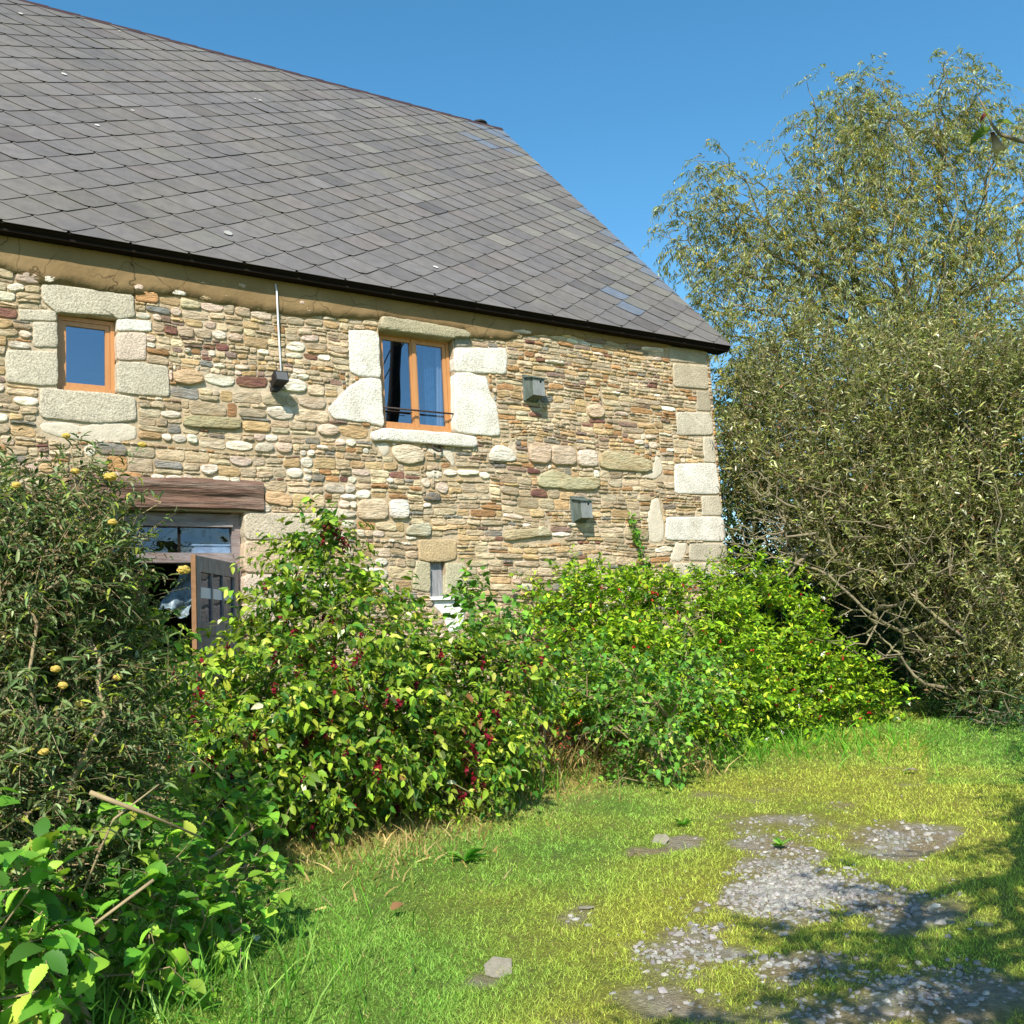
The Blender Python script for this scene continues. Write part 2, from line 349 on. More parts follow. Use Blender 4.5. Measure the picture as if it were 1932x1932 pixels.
def in_ell(ells, n, R, lo=.55, clump=None):
    """points in a union of ellipsoids, each (px, py, rpx, rpy, depth, rdepth metres)"""
    vol = np.array([e[2] * e[3] for e in ells], float); ct = R.multinomial(n, vol / vol.sum()); P = []; O = []
    for e, c in zip(ells, ct):
        u = unit(R.normal(0, 1, (c, 3))); r = (lo + (1 - lo) * R.random((c, 1)) ** .8)
        r = r * (1 + .16 * (noise3(u * 2.3 + e[0]) - .5)[:, None] * 2)
        ctr = At(e[0], e[1], e[4]); a = e[2] * e[4] / F; b = e[3] * e[4] / F
        off = u[:, :1] * a * RH + u[:, 1:2] * e[5] * FH + u[:, 2:3] * b * UP
        P.append(ctr + off * r); O.append(unit(u[:, :1] / a * RH + u[:, 1:2] / e[5] * FH + u[:, 2:3] / b * UP))
    P = np.concatenate(P); O = np.concatenate(O)
    if clump:
        i = R.choice(len(P), max(3, int(n / clump[0])), replace=False); j = i[R.integers(0, len(i), int(n * .8))]; m = R.choice(len(P), n - len(j), replace=False)
        P = np.concatenate([P[j] + R.normal(0, clump[1], (len(j), 3)), P[m]]); O = np.concatenate([O[j], O[m]])
    k = P[:, 2] > gz(P[:, 0], P[:, 1]) + .04
    k &= ~((P[:, 0] < 10.75) & (P[:, 1] > D - .10) & (P[:, 0] > -3))
    return P[k], O[k]
def grow(roots, tips, R, wob=.12, kk=.35):
    """joins every tip to the nearest node of a growing skeleton"""
    tips = tips[np.argsort(np.linalg.norm(tips - roots[0], axis=1))]
    N = [r for r in roots]; par = [-1] * len(roots)
    A = np.zeros((len(roots) + len(tips) * 3, 3)); A[:len(roots)] = roots; n = len(roots); d0 = np.zeros(len(A))
    for p in tips:
        d = np.linalg.norm(A[:n] - p, axis=1); cost = d + kk * d0[:n]
        cost = np.where(A[:n, 2] > p[2] + .5 * d, cost * 1.6, cost)
        j = int(np.argmin(cost)); L_ = d[j]
        seg = 3 if L_ > .5 else 1
        q = j
        for s in range(1, seg + 1):
            t = s / seg; x = A[j] * (1 - t) + p * t
            if s < seg: x = x + R.normal(0, wob * L_ * .5, 3) + np.array([0, 0, wob * L_ * math.sin(math.pi * t)])
            A[n] = x; d0[n] = d0[q] + L_ / seg; par.append(q); q = n; n += 1
    A = A[:n]; par = np.array(par); w = np.ones(n)
    for i in range(n - 1, -1, -1):
        if par[i] >= 0: w[par[i]] += w[i]
    return A, par, w
def tubes(A, par, w, r0, pw=.45, k=5, rmax=1.):
    i = np.where(par >= 0)[0]; a = A[par[i]]; b = A[i]; ra = np.minimum(r0 * w[par[i]] ** pw, np.minimum(r0 * w[i] ** pw * 1.5, rmax)); rb = np.minimum(r0 * w[i] ** pw, rmax)
    return cyl(a, b, ra, rb, k)
def cyl(a, b, ra, rb, k=4):
    t = unit(b - a); s = unit(np.cross(t, [.23, .41, .88])); u = np.cross(t, s); th = np.arange(k) * 2 * np.pi / k
    ring = np.cos(th)[None, :, None] * s[:, None] + np.sin(th)[None, :, None] * u[:, None]
    ra = np.broadcast_to(ra, len(a)); rb = np.broadcast_to(rb, len(a))
    V = np.stack([a[:, None] + ra[:, None, None] * ring, b[:, None] + rb[:, None, None] * ring], 1).reshape(-1, 3)
    off = (np.arange(len(a)) * 2 * k)[:, None, None]; j = np.arange(k); j2 = (j + 1) % k
    Q = (np.stack([j, j2, k + j2, k + j], -1)[None] + off).reshape(-1, 4)
    return V, [Q]
def sprays(P, O, R, length, nl, size, asp, tpl, sr=.0028, droop=.4, upw=.3, outw=.8, spread=1., pal=None, wts=None, jit=.22, curl=.3, rnd=.5, flat=.6, pair=True, clamp=True):
    """each point carries a short twig with leaves along it"""
    n = len(P); T = unit(O * outw + UP * upw + R.normal(0, rnd, (n, 3)))
    Ls = length * (.6 + .8 * R.random(n)); t = (np.arange(nl) + .6) / nl
    dr = np.array([0, 0, -1.])
    pos = P[:, None] + Ls[:, None, None] * (t[None, :, None] * T[:, None] + droop * (t ** 2)[None, :, None] * dr)
    tan = unit(T[:, None] + 2 * droop * t[None, :, None] * dr)
    side = unit(np.cross(tan, UP + R.normal(0, .25, (n, 1, 3)))); ph = (np.arange(nl) % 2 * 2 - 1)[None, :, None]
    up2 = np.cross(side, tan)
    ang = R.normal(0, .7, (n, nl, 1))
    sd = side * ph * np.cos(ang) + up2 * np.sin(ang)
    Dv = unit(tan * .75 + sd * spread + dr * curl + R.normal(0, .2, (n, nl, 3)))
    Nv = unit(UP * flat + tan * .25 - LD * .12 + R.normal(0, .42, (n, nl, 3)))
    sz = size * (.42 + .95 * R.random((n, nl))) * (1.08 - .35 * t)[None]
    X, fs, k = leaf_arrays(pos.reshape(-1, 3), Dv.reshape(-1, 3), Nv.reshape(-1, 3), sz.ravel(), asp, tpl)
    col = leafcols(n * nl, k, pal, wts, R, jit)
    # sprays differ from each other as a whole
    col = col * np.repeat(np.exp(R.normal(0, .12, n)), nl * k)[:, None]
    stem = cyl(P, P + Ls[:, None] * (T * 1. + droop * dr), sr, sr * .4, 3)
    return X, fs, col, stem, pos
def away_from_wall(X):
    return X
def plant(name, label, cat, ells, root, R, nsp, length, nl, size, asp, tpl, pal, wts, stemmat='cane', lo=.5, skel=60, r0=.006, group=None, leafm='leaf', nroots=1, rs=.4, kk=.35, pw=.45, clump=(9, .085), part='foliage', stempart='stems', **kw):
    root = np.array(root, float); root[2] = float(gz(root[0], root[1])) - .03
    o = empty(name, root, label, cat, group)
    P, O = in_ell(ells, nsp, R, lo, clump)
    X, fs, col, stem, pos = sprays(P, O, R, length, nl, size, asp, tpl, pal=pal, wts=wts, **kw)
    fo = mesh(part, X, fs, MT[leafm], o, col, smooth=True)
    idx = R.choice(len(P), min(max(skel, nsp // 8), len(P)), replace=False)
    roots = [root + np.array([*(R.normal(0, rs, 2) if i else (0, 0)), 0]) for i in range(nroots)]
    for q in roots: q[2] = root[2]
    A, par, w = grow(roots, P[idx], R, kk=kk)
    V1, f1 = tubes(A, par, w, r0, pw)
    V2, f2 = stem
    V, ff, _ = merge([(V1, f1, np.zeros((len(V1), 3))), (V2, f2, np.zeros((len(V2), 3)))])
    mesh(stempart, V, ff, MT[stemmat], o, smooth=True)
    return o, P, O, A
# ------------------------------------------------------------------ the house
XE = 10.70                                                     # right corner of the front wall
HX, HY, HZ = -2.2, D, .2
def rs(poly, K=16, it=2, cut=.14):
    """rounds a polygon's corners and resamples it"""
    p = np.asarray(poly, float)
    if np.sum(p[:, 0] * np.roll(p[:, 1], -1) - np.roll(p[:, 0], -1) * p[:, 1]) < 0: p = p[::-1]
    for _ in range(it):
        q = np.roll(p, -1, 0); p = np.stack([p * (1 - cut) + q * cut, p * cut + q * (1 - cut)], 1).reshape(-1, 2)
    q = np.vstack([p, p[:1]]); s = np.r_[0, np.cumsum(np.linalg.norm(np.diff(q, axis=0), axis=1))]
    t = np.linspace(0, s[-1], K, endpoint=False)
    return np.stack([np.interp(t, s, q[:, 0]), np.interp(t, s, q[:, 1])], 1)
def stone_batch(polys, prot, back, cols, R, inset=(.003, .010), bumpy=.5):
    P = np.array(polys); n, K, _ = P.shape; prot = np.asarray(prot)[:, None]; back = np.broadcast_to(back, n)[:, None]
    c = P.mean(1, keepdims=True); half = (P.max(1) - P.min(1)) / 2; half = half[:, None]
    def ins(d): return c + (P - c) * (1 - np.minimum(d / half, .42))
    wob = lambda a: R.normal(0, 1, (n, K)) * a * prot
    rings = [(P, D + back + 0 * wob(1)), (P, D - .3 * prot + 0 * wob(1)), (ins(inset[0]), D - .85 * prot + wob(.06)), (ins(inset[1]), D - prot + wob(.14 * bumpy)), (ins(inset[1] * 3.2), D - prot * (1.04) + wob(.16 * bumpy))]
    V = [np.stack([r[0][..., 0], r[1], r[0][..., 1]], -1) for r in rings]
    cen = np.stack([c[:, 0, 0], D - prot[:, 0] * 1.03, c[:, 0, 1]], -1)[:, None]
    V = np.concatenate(V + [cen], 1); kk = V.shape[1]; nr = len(rings)
    j = np.arange(K); j2 = (j + 1) % K; off = (np.arange(n) * kk)[:, None, None]
    Q = np.concatenate([np.stack([a * K + j, a * K + j2, a * K + K + j2, a * K + K + j], -1) for a in range(nr - 1)])
    T = np.stack([(nr - 1) * K + j, (nr - 1) * K + j2, np.full(K, nr * K)], -1)
    return V.reshape(-1, 3), [(Q[None] + off).reshape(-1, 4), (T[None] + off).reshape(-1, 3)], np.repeat(np.array(cols), kk, 0)

GRAN = lambda *p: np.array([W(*q) for q in p])
opening = {}
def rectpx(x0, y0, x1, y1):
    a = W(x0, (y0 + y1) / 2)[0]; b = W(x1, (y0 + y1) / 2)[0]; m = (x0 + x1) / 2
    return a, b, W(m, y1)[1], W(m, y0)[1]
O1 = rectpx(110, 597, 220, 738); O2 = rectpx(719, 631, 856, 811); O3 = (W(120, 1000)[0], W(459.5, 1000)[0], .2, 3.10); O4 = rectpx(812, 1061, 839, 1124)
GW = (232, 226, 212); GT = (198, 188, 166); GP = (212, 192, 172)
sp = {}   # special stones: name -> list of (polygon, colour, protrusion, back)
win1 = [('lintel', [(77, 534), (160, 545), (250, 556), (254, 600), (222, 604), (219, 599), (110, 590), (107, 593), (78, 566)], GT, .045),
        ('jamb_stone', [(34, 583), (105, 587), (108, 607), (36, 605)], GT, .03), ('jamb_stone', [(61, 608), (108, 609), (109, 656), (62, 655)], GT, .03),
        ('jamb_stone', [(10, 660), (108, 664), (109, 728), (78, 729), (10, 722)], GT, .035),
        ('jamb_stone', [(220, 602), (285, 606), (286, 626), (220, 625)], GW, .035), ('jamb_stone', [(220, 627), (276, 628), (275, 680), (220, 680)], GP, .03),
        ('jamb_stone', [(220, 682), (267, 684), (317, 692), (319, 749), (261, 746), (220, 741)], GT, .04),
        ('sill_stone', [(75, 732), (110, 735), (217, 743), (255, 751), (258, 795), (180, 800), (74, 788)], GT, .04)]
win2 = [('jamb_stone', [(656, 623), (701, 624), (713, 630), (718, 714), (673, 710), (659, 702)], GW, .04),
        ('jamb_stone', [(696, 713), (718, 716), (720, 768), (724, 806), (690, 798), (627, 791), (617, 772), (657, 730), (680, 715)], GW, .045),
        ('jamb_stone', [(856, 656), (952, 657), (956, 672), (954, 707), (856, 702), (855, 674)], GW, .04),
        ('jamb_stone', [(856, 704), (882, 703), (916, 712), (924, 748), (934, 760), (943, 823), (908, 822), (857, 816)], GW, .045),
        ('jamb_stone', [(856, 634), (882, 636), (886, 650), (874, 655), (856, 655)], (150, 145, 130), .04),
        ('sill_stone', [(699, 815), (722, 809), (854, 818), (894, 825), (897, 842), (888, 846), (814, 840), (726, 833), (698, 833)], GW, .06),
        ('lintel', [(714, 598), (790, 610), (872, 625), (884, 634), (880, 640), (857, 638), (850, 643), (716, 625), (712, 618)], (170, 160, 130), .085)]
slot = [('lintel', [(789, 1018), (861, 1018), (860, 1055), (841, 1060), (811, 1060), (789, 1057)], (190, 165, 125), .035),
        ('jamb_stone', [(784, 1058), (811, 1061), (811, 1118), (776, 1112)], (188, 178, 145), .03), ('jamb_stone', [(840, 1062), (878, 1063), (881, 1113), (876, 1123), (840, 1123)], (190, 182, 150), .03)]
doorst = [('jamb_stone', [(460, 968), (613, 968), (614, 1018), (460, 1018)], (205, 190, 165), .04), ('jamb_stone', [(460, 1020), (560, 1020), (562, 1082), (460, 1081)], (205, 180, 150), .035),
          ('jamb_stone', [(460, 1084), (590, 1084), (590, 1135), (460, 1134)], GP, .035), ('jamb_stone', [(460, 1137), (550, 1137), (550, 1200), (460, 1200)], GP, .035)]
quo = [[(1262, 654), (1329, 661), (1331, 687), (1262, 682)], [(1268, 685), (1332, 690), (1336, 735), (1270, 730)], [(1313, 737), (1336, 738), (1341, 776), (1314, 775)],
       [(1275, 777), (1341, 779), (1345, 821), (1276, 822)], [(1326, 824), (1346, 825), (1350, 873), (1327, 872)], [(1272, 875), (1350, 874), (1357, 933), (1272, 932)],
       [(1323, 936), (1357, 936), (1361, 973), (1323, 973)], [(1256, 975), (1361, 975), (1366, 1022), (1254, 1019)], [(1300, 1025), (1366, 1025), (1368, 1060), (1300, 1058)], [(1270, 1062), (1368, 1063), (1370, 1094), (1270, 1093)]]
bigs = [([(995, 836), (1037, 838), (1037, 876), (996, 873)], (205, 180, 155)), ([(1039, 839), (1082, 842), (1087, 878), (1038, 877)], (196, 176, 152)), ([(1088, 849), (1122, 849), (1127, 881), (1089, 880)], (222, 205, 185)),
        ([(1129, 851), (1180, 853), (1226, 868), (1229, 893), (1131, 885)], (186, 172, 136)), ([(674, 942), (729, 942), (731, 981), (674, 981)], (218, 196, 165)), ([(734, 943), (768, 943), (771, 979), (734, 979)], GW),
        ([(1104, 772), (1115, 763), (1130, 764), (1139, 775), (1136, 788), (1112, 789)], (215, 190, 160)), ([(918, 863), (934, 838), (958, 845), (972, 861), (970, 872), (922, 871)], (226, 220, 204)),
        ([(797, 938), (812, 929), (829, 932), (829, 946), (800, 946)], (105, 108, 108)), ([(735, 843), (765, 838), (795, 846), (801, 869), (770, 878), (745, 870)], (222, 206, 178)),
        ([(1008, 1003), (1020, 990), (1036, 1000), (1040, 1012), (1010, 1013)], (190, 180, 150)), ([(345, 783), (455, 790), (452, 812), (345, 806)], (172, 164, 128)), ([(325, 703), (345, 696), (380, 703), (386, 722), (350, 728), (326, 720)], (214, 184, 148)),
        ([(950, 1000), (1020, 996), (1018, 1012), (955, 1022), (948, 1018)], (180, 165, 130)), ([(762, 1003), (772, 990), (812, 986), (810, 1014), (766, 1010)], (188, 184, 158)), ([(1180, 992), (1222, 1000), (1222, 1020), (1178, 1018)], (172, 160, 130)),
        ([(1012, 898), (1040, 885), (1078, 900), (1076, 922), (1014, 920)], (186, 178, 142)), ([(1055, 902), (1130, 900), (1128, 925), (1056, 925)], (182, 174, 138))]
BEAM = [(130, 905), (250, 909), (400, 911), (495, 913), (494, 966), (360, 967), (235, 966), (130, 964)]

def build_house():
    R = np.random.default_rng(11)
    H = empty('stone_house', (HX, HY, HZ), 'old rubble stone farmhouse with grey slate roof and granite window surrounds', 'house')
    # ---- occupancy
    cw, ch = .02, .016; X0, Z0, X1, Z1 = -1.4, .25, XE + .02, 5.62
    nx, nz = int((X1 - X0) / cw), int((Z1 - Z0) / ch)
    gx = X0 + (np.arange(nx) + .5) * cw; gzz = Z0 + (np.arange(nz) + .5) * ch
    PX, PZ = np.meshgrid(gx, gzz); occ = np.zeros((nz, nx), bool)
    def mark(poly, grow_=.0):
        p = np.asarray(poly); c = p.mean(0); p = c + (p - c) * (1 + grow_)
        ins = np.zeros_like(occ); q = np.roll(p, -1, 0)
        for (xa, za), (xb, zb) in zip(p, q):
            if za == zb: continue
            cnd = ((PZ >= min(za, zb)) & (PZ < max(za, zb))) & (PX < xa + (PZ - za) * (xb - xa) / (zb - za))
            ins ^= cnd
        occ[ins] = True
    polys_sp = []
    for lst in (win1, win2, slot, doorst):
        for nme, p, c, h in lst: mark(GRAN(*p), .02)
    for q in quo: mark(GRAN(*q), .02)
    mark(GRAN(*BEAM), .01)
    for q, c in bigs: mark(GRAN(*q), .02)
    for o in (O1, O2, O3, O4): mark([(o[0], o[2]), (o[1], o[2]), (o[1], o[3]), (o[0], o[3])])
    holes_occ = occ.copy()
    # lime patches where mortar covers the stones
    patches = [[(70, 795), (180, 803), (257, 799), (262, 830), (200, 838), (110, 830), (68, 812)], [(1222, 1023), (1219, 985), (1228, 945), (1240, 938), (1248, 960), (1252, 1000), (1250, 1025)],
               [(812, 1127), (880, 1124), (878, 1150), (868, 1200), (845, 1195), (835, 1160), (815, 1140)], [(1236, 858), (1246, 866), (1250, 895), (1235, 905), (1205, 900), (1230, 893)],
               [(700, 836), (735, 838), (733, 860), (722, 862)], [(803, 843), (850, 846), (860, 882), (852, 884), (845, 860), (806, 854)], [(1285, 1060), (1300, 1026), (1272, 1022), (1262, 1060)], [(800, 893), (826, 888), (838, 896), (818, 908)]]
    for q in patches: mark(GRAN(*q))
    bl = holes_occ.astype(float)
    for _ in range(5):
        bl = (bl + np.roll(bl, 1, 0) + np.roll(bl, -1, 0) + np.roll(bl, 1, 1) + np.roll(bl, -1, 1)) / 5
        bl = np.maximum(bl, np.roll(bl, 2, 1)); bl = np.maximum(bl, np.roll(bl, -2, 1))
    # ---- filling stones
    free = ~occ; topz = np.zeros(occ.shape, int); polys = []; cols = []; prots = []
    PAL = [((194, 175, 144), 6), ((176, 161, 135), 4.6), ((190, 162, 120), 3.0), ((164, 124, 84), 1.3), ((138, 116, 104), .9), ((128, 126, 118), .7), ((226, 216, 196), .8), ((214, 192, 172), .6), ((118, 80, 72), .3)]
    def lay(x0c, x1c, j, h_, ci, leftish):
        a, b = X0 + x0c * cw, X0 + x1c * cw; c, d = Z0 + j * ch, Z0 + (j + h_) * ch; w = x1c - x0c
        g = .0028; jx = .012 if w > 5 else .005; jz = .0065 if h_ > 3 else .003
        rnd = ci in (6, 7)
        if rnd: jx *= 1.3; jz *= 1.3
        q = np.array([(a + g, c + g), ((a + b) / 2, c + g), (b - g, c + g), (b - g, (c + d) / 2), (b - g, d - g), ((a + b) / 2, d - g), (a + g, d - g), (a + g, (c + d) / 2)])
        q += R.normal(0, 1, (8, 2)) * [jx * .4, jz * .4]
        ce = np.array([(a + b) / 2, (c + d) / 2])
        for kq in (0, 2, 4, 6):
            if R.random() < (.3 if not rnd else .85): q[kq] += (ce - q[kq]) * ([.10, .28] if w > h_ * 1.6 else [.2, .2]) * (1.3 if rnd else 1)
        polys.append(rs(q, 16, 2 if rnd else 1)); prots.append(.009 + .021 * R.random() ** 1.4 + (.008 if rnd else 0))
        cols.append(lin(np.array(PAL[ci][0])) * 1.12 * math.exp(R.normal(0, .16)) * (1 + R.normal(0, .02, 3)))
    for j in range(nz):
        i = 0
        while i < nx:
            if not free[j, i]: i += 1; continue
            run = 1
            while i + run < nx and run < 150 and free[j, i + run]: run += 1
            x = gx[i]; z = gzz[j]; leftish = x < 4.7 and z > 2.2; mid = z < 3.9 and x > 4.5
            base = fbm2(np.array(x * .6), np.array(z * 2.4), 2, 4.); u = R.random()
            if leftish: h_ = 3 + 7 * base * (.4 + u)
            elif mid: h_ = 2.6 + 5.5 * base * (.4 + u)
            else: h_ = 2.3 + 4.2 * base * (.3 + u)
            h_ = int(np.clip(round(h_), 2, 10))
            if i > 0 and topz[j, i - 1] - j >= 2 and R.random() < .75: h_ = int(min(topz[j, i - 1] - j, 10))
            seg = min(run, int(h_ * R.uniform(5, 17)))
            if run - seg < 8: seg = run
            while h_ > 1 and (j + h_ > nz or not free[j + h_ - 1, i:i + max(4, seg // 3)].all()): h_ -= 1
            s2 = 0
            while s2 < seg and free[j:j + h_, i + s2].all(): s2 += 1
            seg = max(s2, 1); free[j:j + h_, i:i + seg] = False; topz[j:j + h_, i:i + seg] = j + h_
            if h_ >= 2 and seg >= 2:
                p = i
                while p < i + seg:
                    big = h_ > 5
                    asp = R.uniform(.9, 2.3) if (leftish or big) else R.uniform(1.2, 4.6)
                    w = int(np.clip(h_ * asp, 4, 27)); rem = i + seg - p
                    if rem - w < 4: w = rem if rem < 26 else rem // 2
                    wt = np.array([q[1] for q in PAL], float)
                    if leftish: wt[6] *= 5.5 if z < 4.6 else 1.8; wt[7] *= 3; wt[4] *= 1.3; wt[8] *= 2.
                    if z > 4.0 and x > 6: wt[2] *= 1.4; wt[3] *= 1.9; wt[4] *= 1.5
                    if mid: wt[1] *= 1.2; wt[3] *= .7; wt[4] *= .5
                    if big: wt[3] *= .3; wt[4] *= .3
                    if h_ < 4: wt[6] *= .4; wt[7] *= .4
                    ci = R.choice(len(PAL), p=wt / wt.sum())
                    if h_ >= 5 and R.random() < .38 and ci not in (6, 7):
                        k = int(R.integers(2, h_ - 1)); lay(p, p + w, j, k, ci, leftish); ci = R.choice(len(PAL), p=wt / wt.sum()); ci = 0 if ci in (6, 7) else ci
                        if w > 9 and R.random() < .5: m_ = p + int(w * R.uniform(.3, .7)); lay(p, m_, j + k, h_ - k, ci, leftish); lay(m_, p + w, j + k, h_ - k, 1, leftish)
                        else: lay(p, p + w, j + k, h_ - k, ci, leftish)
                    else: lay(p, p + w, j, h_, ci, leftish)
                    p += w
            i += seg
    P = np.array(polys)
    ii = np.clip(((P[..., 0] - X0) / cw).astype(int), 0, nx - 1); jj = np.clip(((P[..., 1] - Z0) / ch).astype(int), 0, nz - 1)
    amp = np.clip(1 - bl[jj, ii] * 1.6, 0, 1)
    wx = (fbm2(P[..., 0] * 1.9, P[..., 1] * 1.9, 3, 20.) - .5) * .07; wz = (fbm2(P[..., 0] * 1.2, P[..., 1] * 2.2, 3, 30.) - .5) * .11
    P = P + np.stack([wx, wz], -1) * amp[..., None]
    P[..., 0] = np.minimum(P[..., 0], XE)
    st = stone_batch(P, prots, .02, np.array(cols) * .98, R)
    bp = [rs(GRAN(*q), 16, 1) for q, c in bigs]
    sb = stone_batch(bp, [.035 + .015 * R.random() for _ in bp], .02, [lin(c) for q, c in bigs], R)
    V, Fs, Cc = merge([st, sb])
    wall = mesh('wall', V, Fs, MT['rubble'], H, Cc, smooth=True)
    print('stones', len(polys))
    # ---- mortar bed with the openings, gable and back walls
    def slab(holes, x0, x1, z0, z1, y0, y1, step=.35):
        xs = sorted({x0, x1, *[h[0] for h in holes], *[h[1] for h in holes]}); zs = sorted({z0, z1, *[h[2] for h in holes], *[h[3] for h in holes]})
        m = MB(); inh = lambda x, z: any(h[0] < x < h[1] and h[2] < z < h[3] for h in holes)
        for a, b in zip(xs, xs[1:]):
            for c, d in zip(zs, zs[1:]):
                if inh((a + b) / 2, (c + d) / 2): continue
                m.add([(a, y0, c), (b, y0, c), (b, y0, d), (a, y0, d)], [(0, 1, 2, 3)]); m.add([(a, y1, c), (b, y1, c), (b, y1, d), (a, y1, d)], [(3, 2, 1, 0)])
        for h in holes:
            a, b, c, d = h; m.add([(a, y0, c), (b, y0, c), (b, y0, d), (a, y0, d), (a, y1, c), (b, y1, c), (b, y1, d), (a, y1, d)], [(0, 1, 5, 4), (1, 2, 6, 5), (2, 3, 7, 6), (3, 0, 4, 7)])
        return m
    eps = .012
    holes = [(o[0] - eps, o[1] + eps, o[2] - eps, o[3] + eps) for o in (O1, O2, O3, O4)]
    m = slab(holes, -3.5, XE - .03, 0, 5.78, D - .004, D + .55)
    gy0, gy1 = D + .0, D + 9.9
    def gable(x0, x1):
        pr = [(D - .003, 0), (gy1, 0), (gy1, 5.7), (D + 4.95, 11.2), (D - .003, 5.72)]
        Vg = [(x0, y, z) for y, z in pr] + [(x1, y, z) for y, z in pr]
        Q = [(i, (i + 1) % 5, (i + 1) % 5 + 5, i + 5) for i in range(5)]
        m.add(Vg, Q); m.add([Vg[0], Vg[1], Vg[2], Vg[4]], [(0, 1, 2, 3)]); m.add([Vg[4], Vg[2], Vg[3]], (), [(0, 1, 2)]); m.add([Vg[5], Vg[6], Vg[7], Vg[9]], [(3, 2, 1, 0)]); m.add([Vg[9], Vg[7], Vg[8]], (), [(2, 1, 0)])
    gable(XE - .55, XE - .028); gable(-3.52, -3.0)
    m.box((-3.5, gy1 - .4, 0), (XE - .03, gy1 - .01, 5.7))
    m.build('masonry_core', MT['mortar'], H)
    wl = MB(); wl.box((-2.9, D + .56, 3.18), (XE - .6, gy1 - .42, 3.3)); wl.box((-2.9, D + .56, .3), (XE - .6, gy1 - .42, .42)); wl.box((-2.9, D + 4.2, .43), (XE - .6, D + 4.3, 5.6)); wl.build('interior', MT['inner'], H)
    # lime patches
    pv = []
    pp = [rs(GRAN(*q), 16, 2) for q in patches]; pp = [p + R.normal(0, .008, p.shape) for p in pp]
    for p in pp:
        p = rs(np.stack([p[:, 0] + .02 * (fbm2(p[:, 0] * 9, p[:, 1] * 9, 2) - .5) * 2, p[:, 1] + .03 * (fbm2(p[:, 0] * 11, p[:, 1] * 7, 2, 5.) - .5) * 2], -1), 30, 0)
        v, f, c = stone_batch([p], [.013], .01, [(1, 1, 1)], R, inset=(.012, .03)); mesh('lime_patch', v, f, MT['limewash' if 5.9 < p[:, 0].mean() < 6.6 and p[:, 1].mean() < 2.3 else 'whitewash'], H, smooth=True)
    # quoins
    for k, q in enumerate(quo):
        p = rs(GRAN(*q), 48, 2, .06); p[:, 0] = np.minimum(p[:, 0], XE + .012); hgt = .016 + .006 * (k % 2)
        c = lin(GT if k > 2 else (178, 165, 140)) * (1 + .08 * math.sin(k * 2.1)) if k not in (5, 7) else lin(GW) * .95
        v, f, cc = stone_batch([p], [hgt], .42 + .2 * (k % 2), [c], R, inset=(.004, .010), bumpy=.3)
        v[:, 0] = np.where(v[:, 0] > XE - .02, XE + .008 + .01 * (k % 3), v[:, 0])
        mesh('quoin', v, f, MT['granite'], H, cc, smooth=True)
    # plaster band
    low = [(-150, 482), (-60, 492), (0, 505), (60, 528), (75, 534), (160, 545), (250, 557), (330, 562), (400, 572), (500, 590), (560, 597), (640, 601), (714, 603), (725, 599), (872, 626), (886, 640), (950, 642), (1000, 634), (1060, 632), (1100, 640), (1190, 652), (1262, 655), (1300, 656)]
    lw = np.array([W(*q) for q in low]); xs = np.arange(-3.0, 10.28, .03); zl = np.interp(xs, lw[:, 0], lw[:, 1]); zl = zl + (fbm2(xs * 6, xs * 0, 3, 2.) - .5) * .07
    zl = np.where((xs > O2[0] - .1) & (xs < O2[1] + .15), np.interp(xs, lw[:, 0], lw[:, 1]), zl)
    nr = 12; V = []
    for k in range(nr):
        t = k / (nr - 1); z = zl + (5.84 - zl) * t; yy = D - .036 - .010 * (fbm2(xs * 3, z * 3, 3, 8.) - .5) * 2
        if k == 0: yy = np.full_like(xs, D - .0)
        if k == 1: z = zl + .004; yy = yy + .006
        V.append(np.stack([xs, yy, z], -1))
    V = np.concatenate(V); n = len(xs); i = (np.arange(nr - 1)[:, None] * n + np.arange(n - 1)).ravel(); mesh('plaster_band', V, [np.stack([i, i + 1, i + n + 1, i + n], -1)], MT['plaster'], H, smooth=True)
    # ---- windows
    def surround(par, lst):
        for nme, p, c, h in lst:
            q = rs(GRAN(*p), 56, 2, .06); q = q + np.stack([fbm2(q[:, 0] * 14, q[:, 1] * 14, 2) - .5, fbm2(q[:, 0] * 14, q[:, 1] * 14, 2, 7.) - .5], -1) * .014 * (nme != 'x')
            v, f, cc = stone_batch([q], [h * (.62 if h < .06 else 1)], .16, [lin(c) * (.97 + .06 * R.random())], R, inset=(.003, .009), bumpy=.16)
            mesh(nme, v, f, MT['granite'], par, cc, smooth=True)
    def window(o, lst, double):
        x0, x1, z0, z1 = o; y = D + .075
        wp = empty('window', ((x0 + x1) / 2, D, z0)); wp.location = (0, 0, 0); wp.parent = H; wp.location = ((x0 + x1) / 2 - HX, 0, z0 - HZ)
        m = MB(); b = .04
        m.box((x0, y, z0), (x0 + b, y + .07, z1)); m.box((x1 - b, y, z0), (x1, y + .07, z1)); m.box((x0 + b, y, z1 - b), (x1 - b, y + .07, z1)); m.box((x0 + b, y - .02, z0), (x1 - b, y + .07, z0 + .045))
        m.build('frame', MT['pine'], wp)
        cuts = [(x0 + b, (x0 + x1) / 2), ((x0 + x1) / 2, x1 - b)] if double else [(x0 + b, x1 - b)]
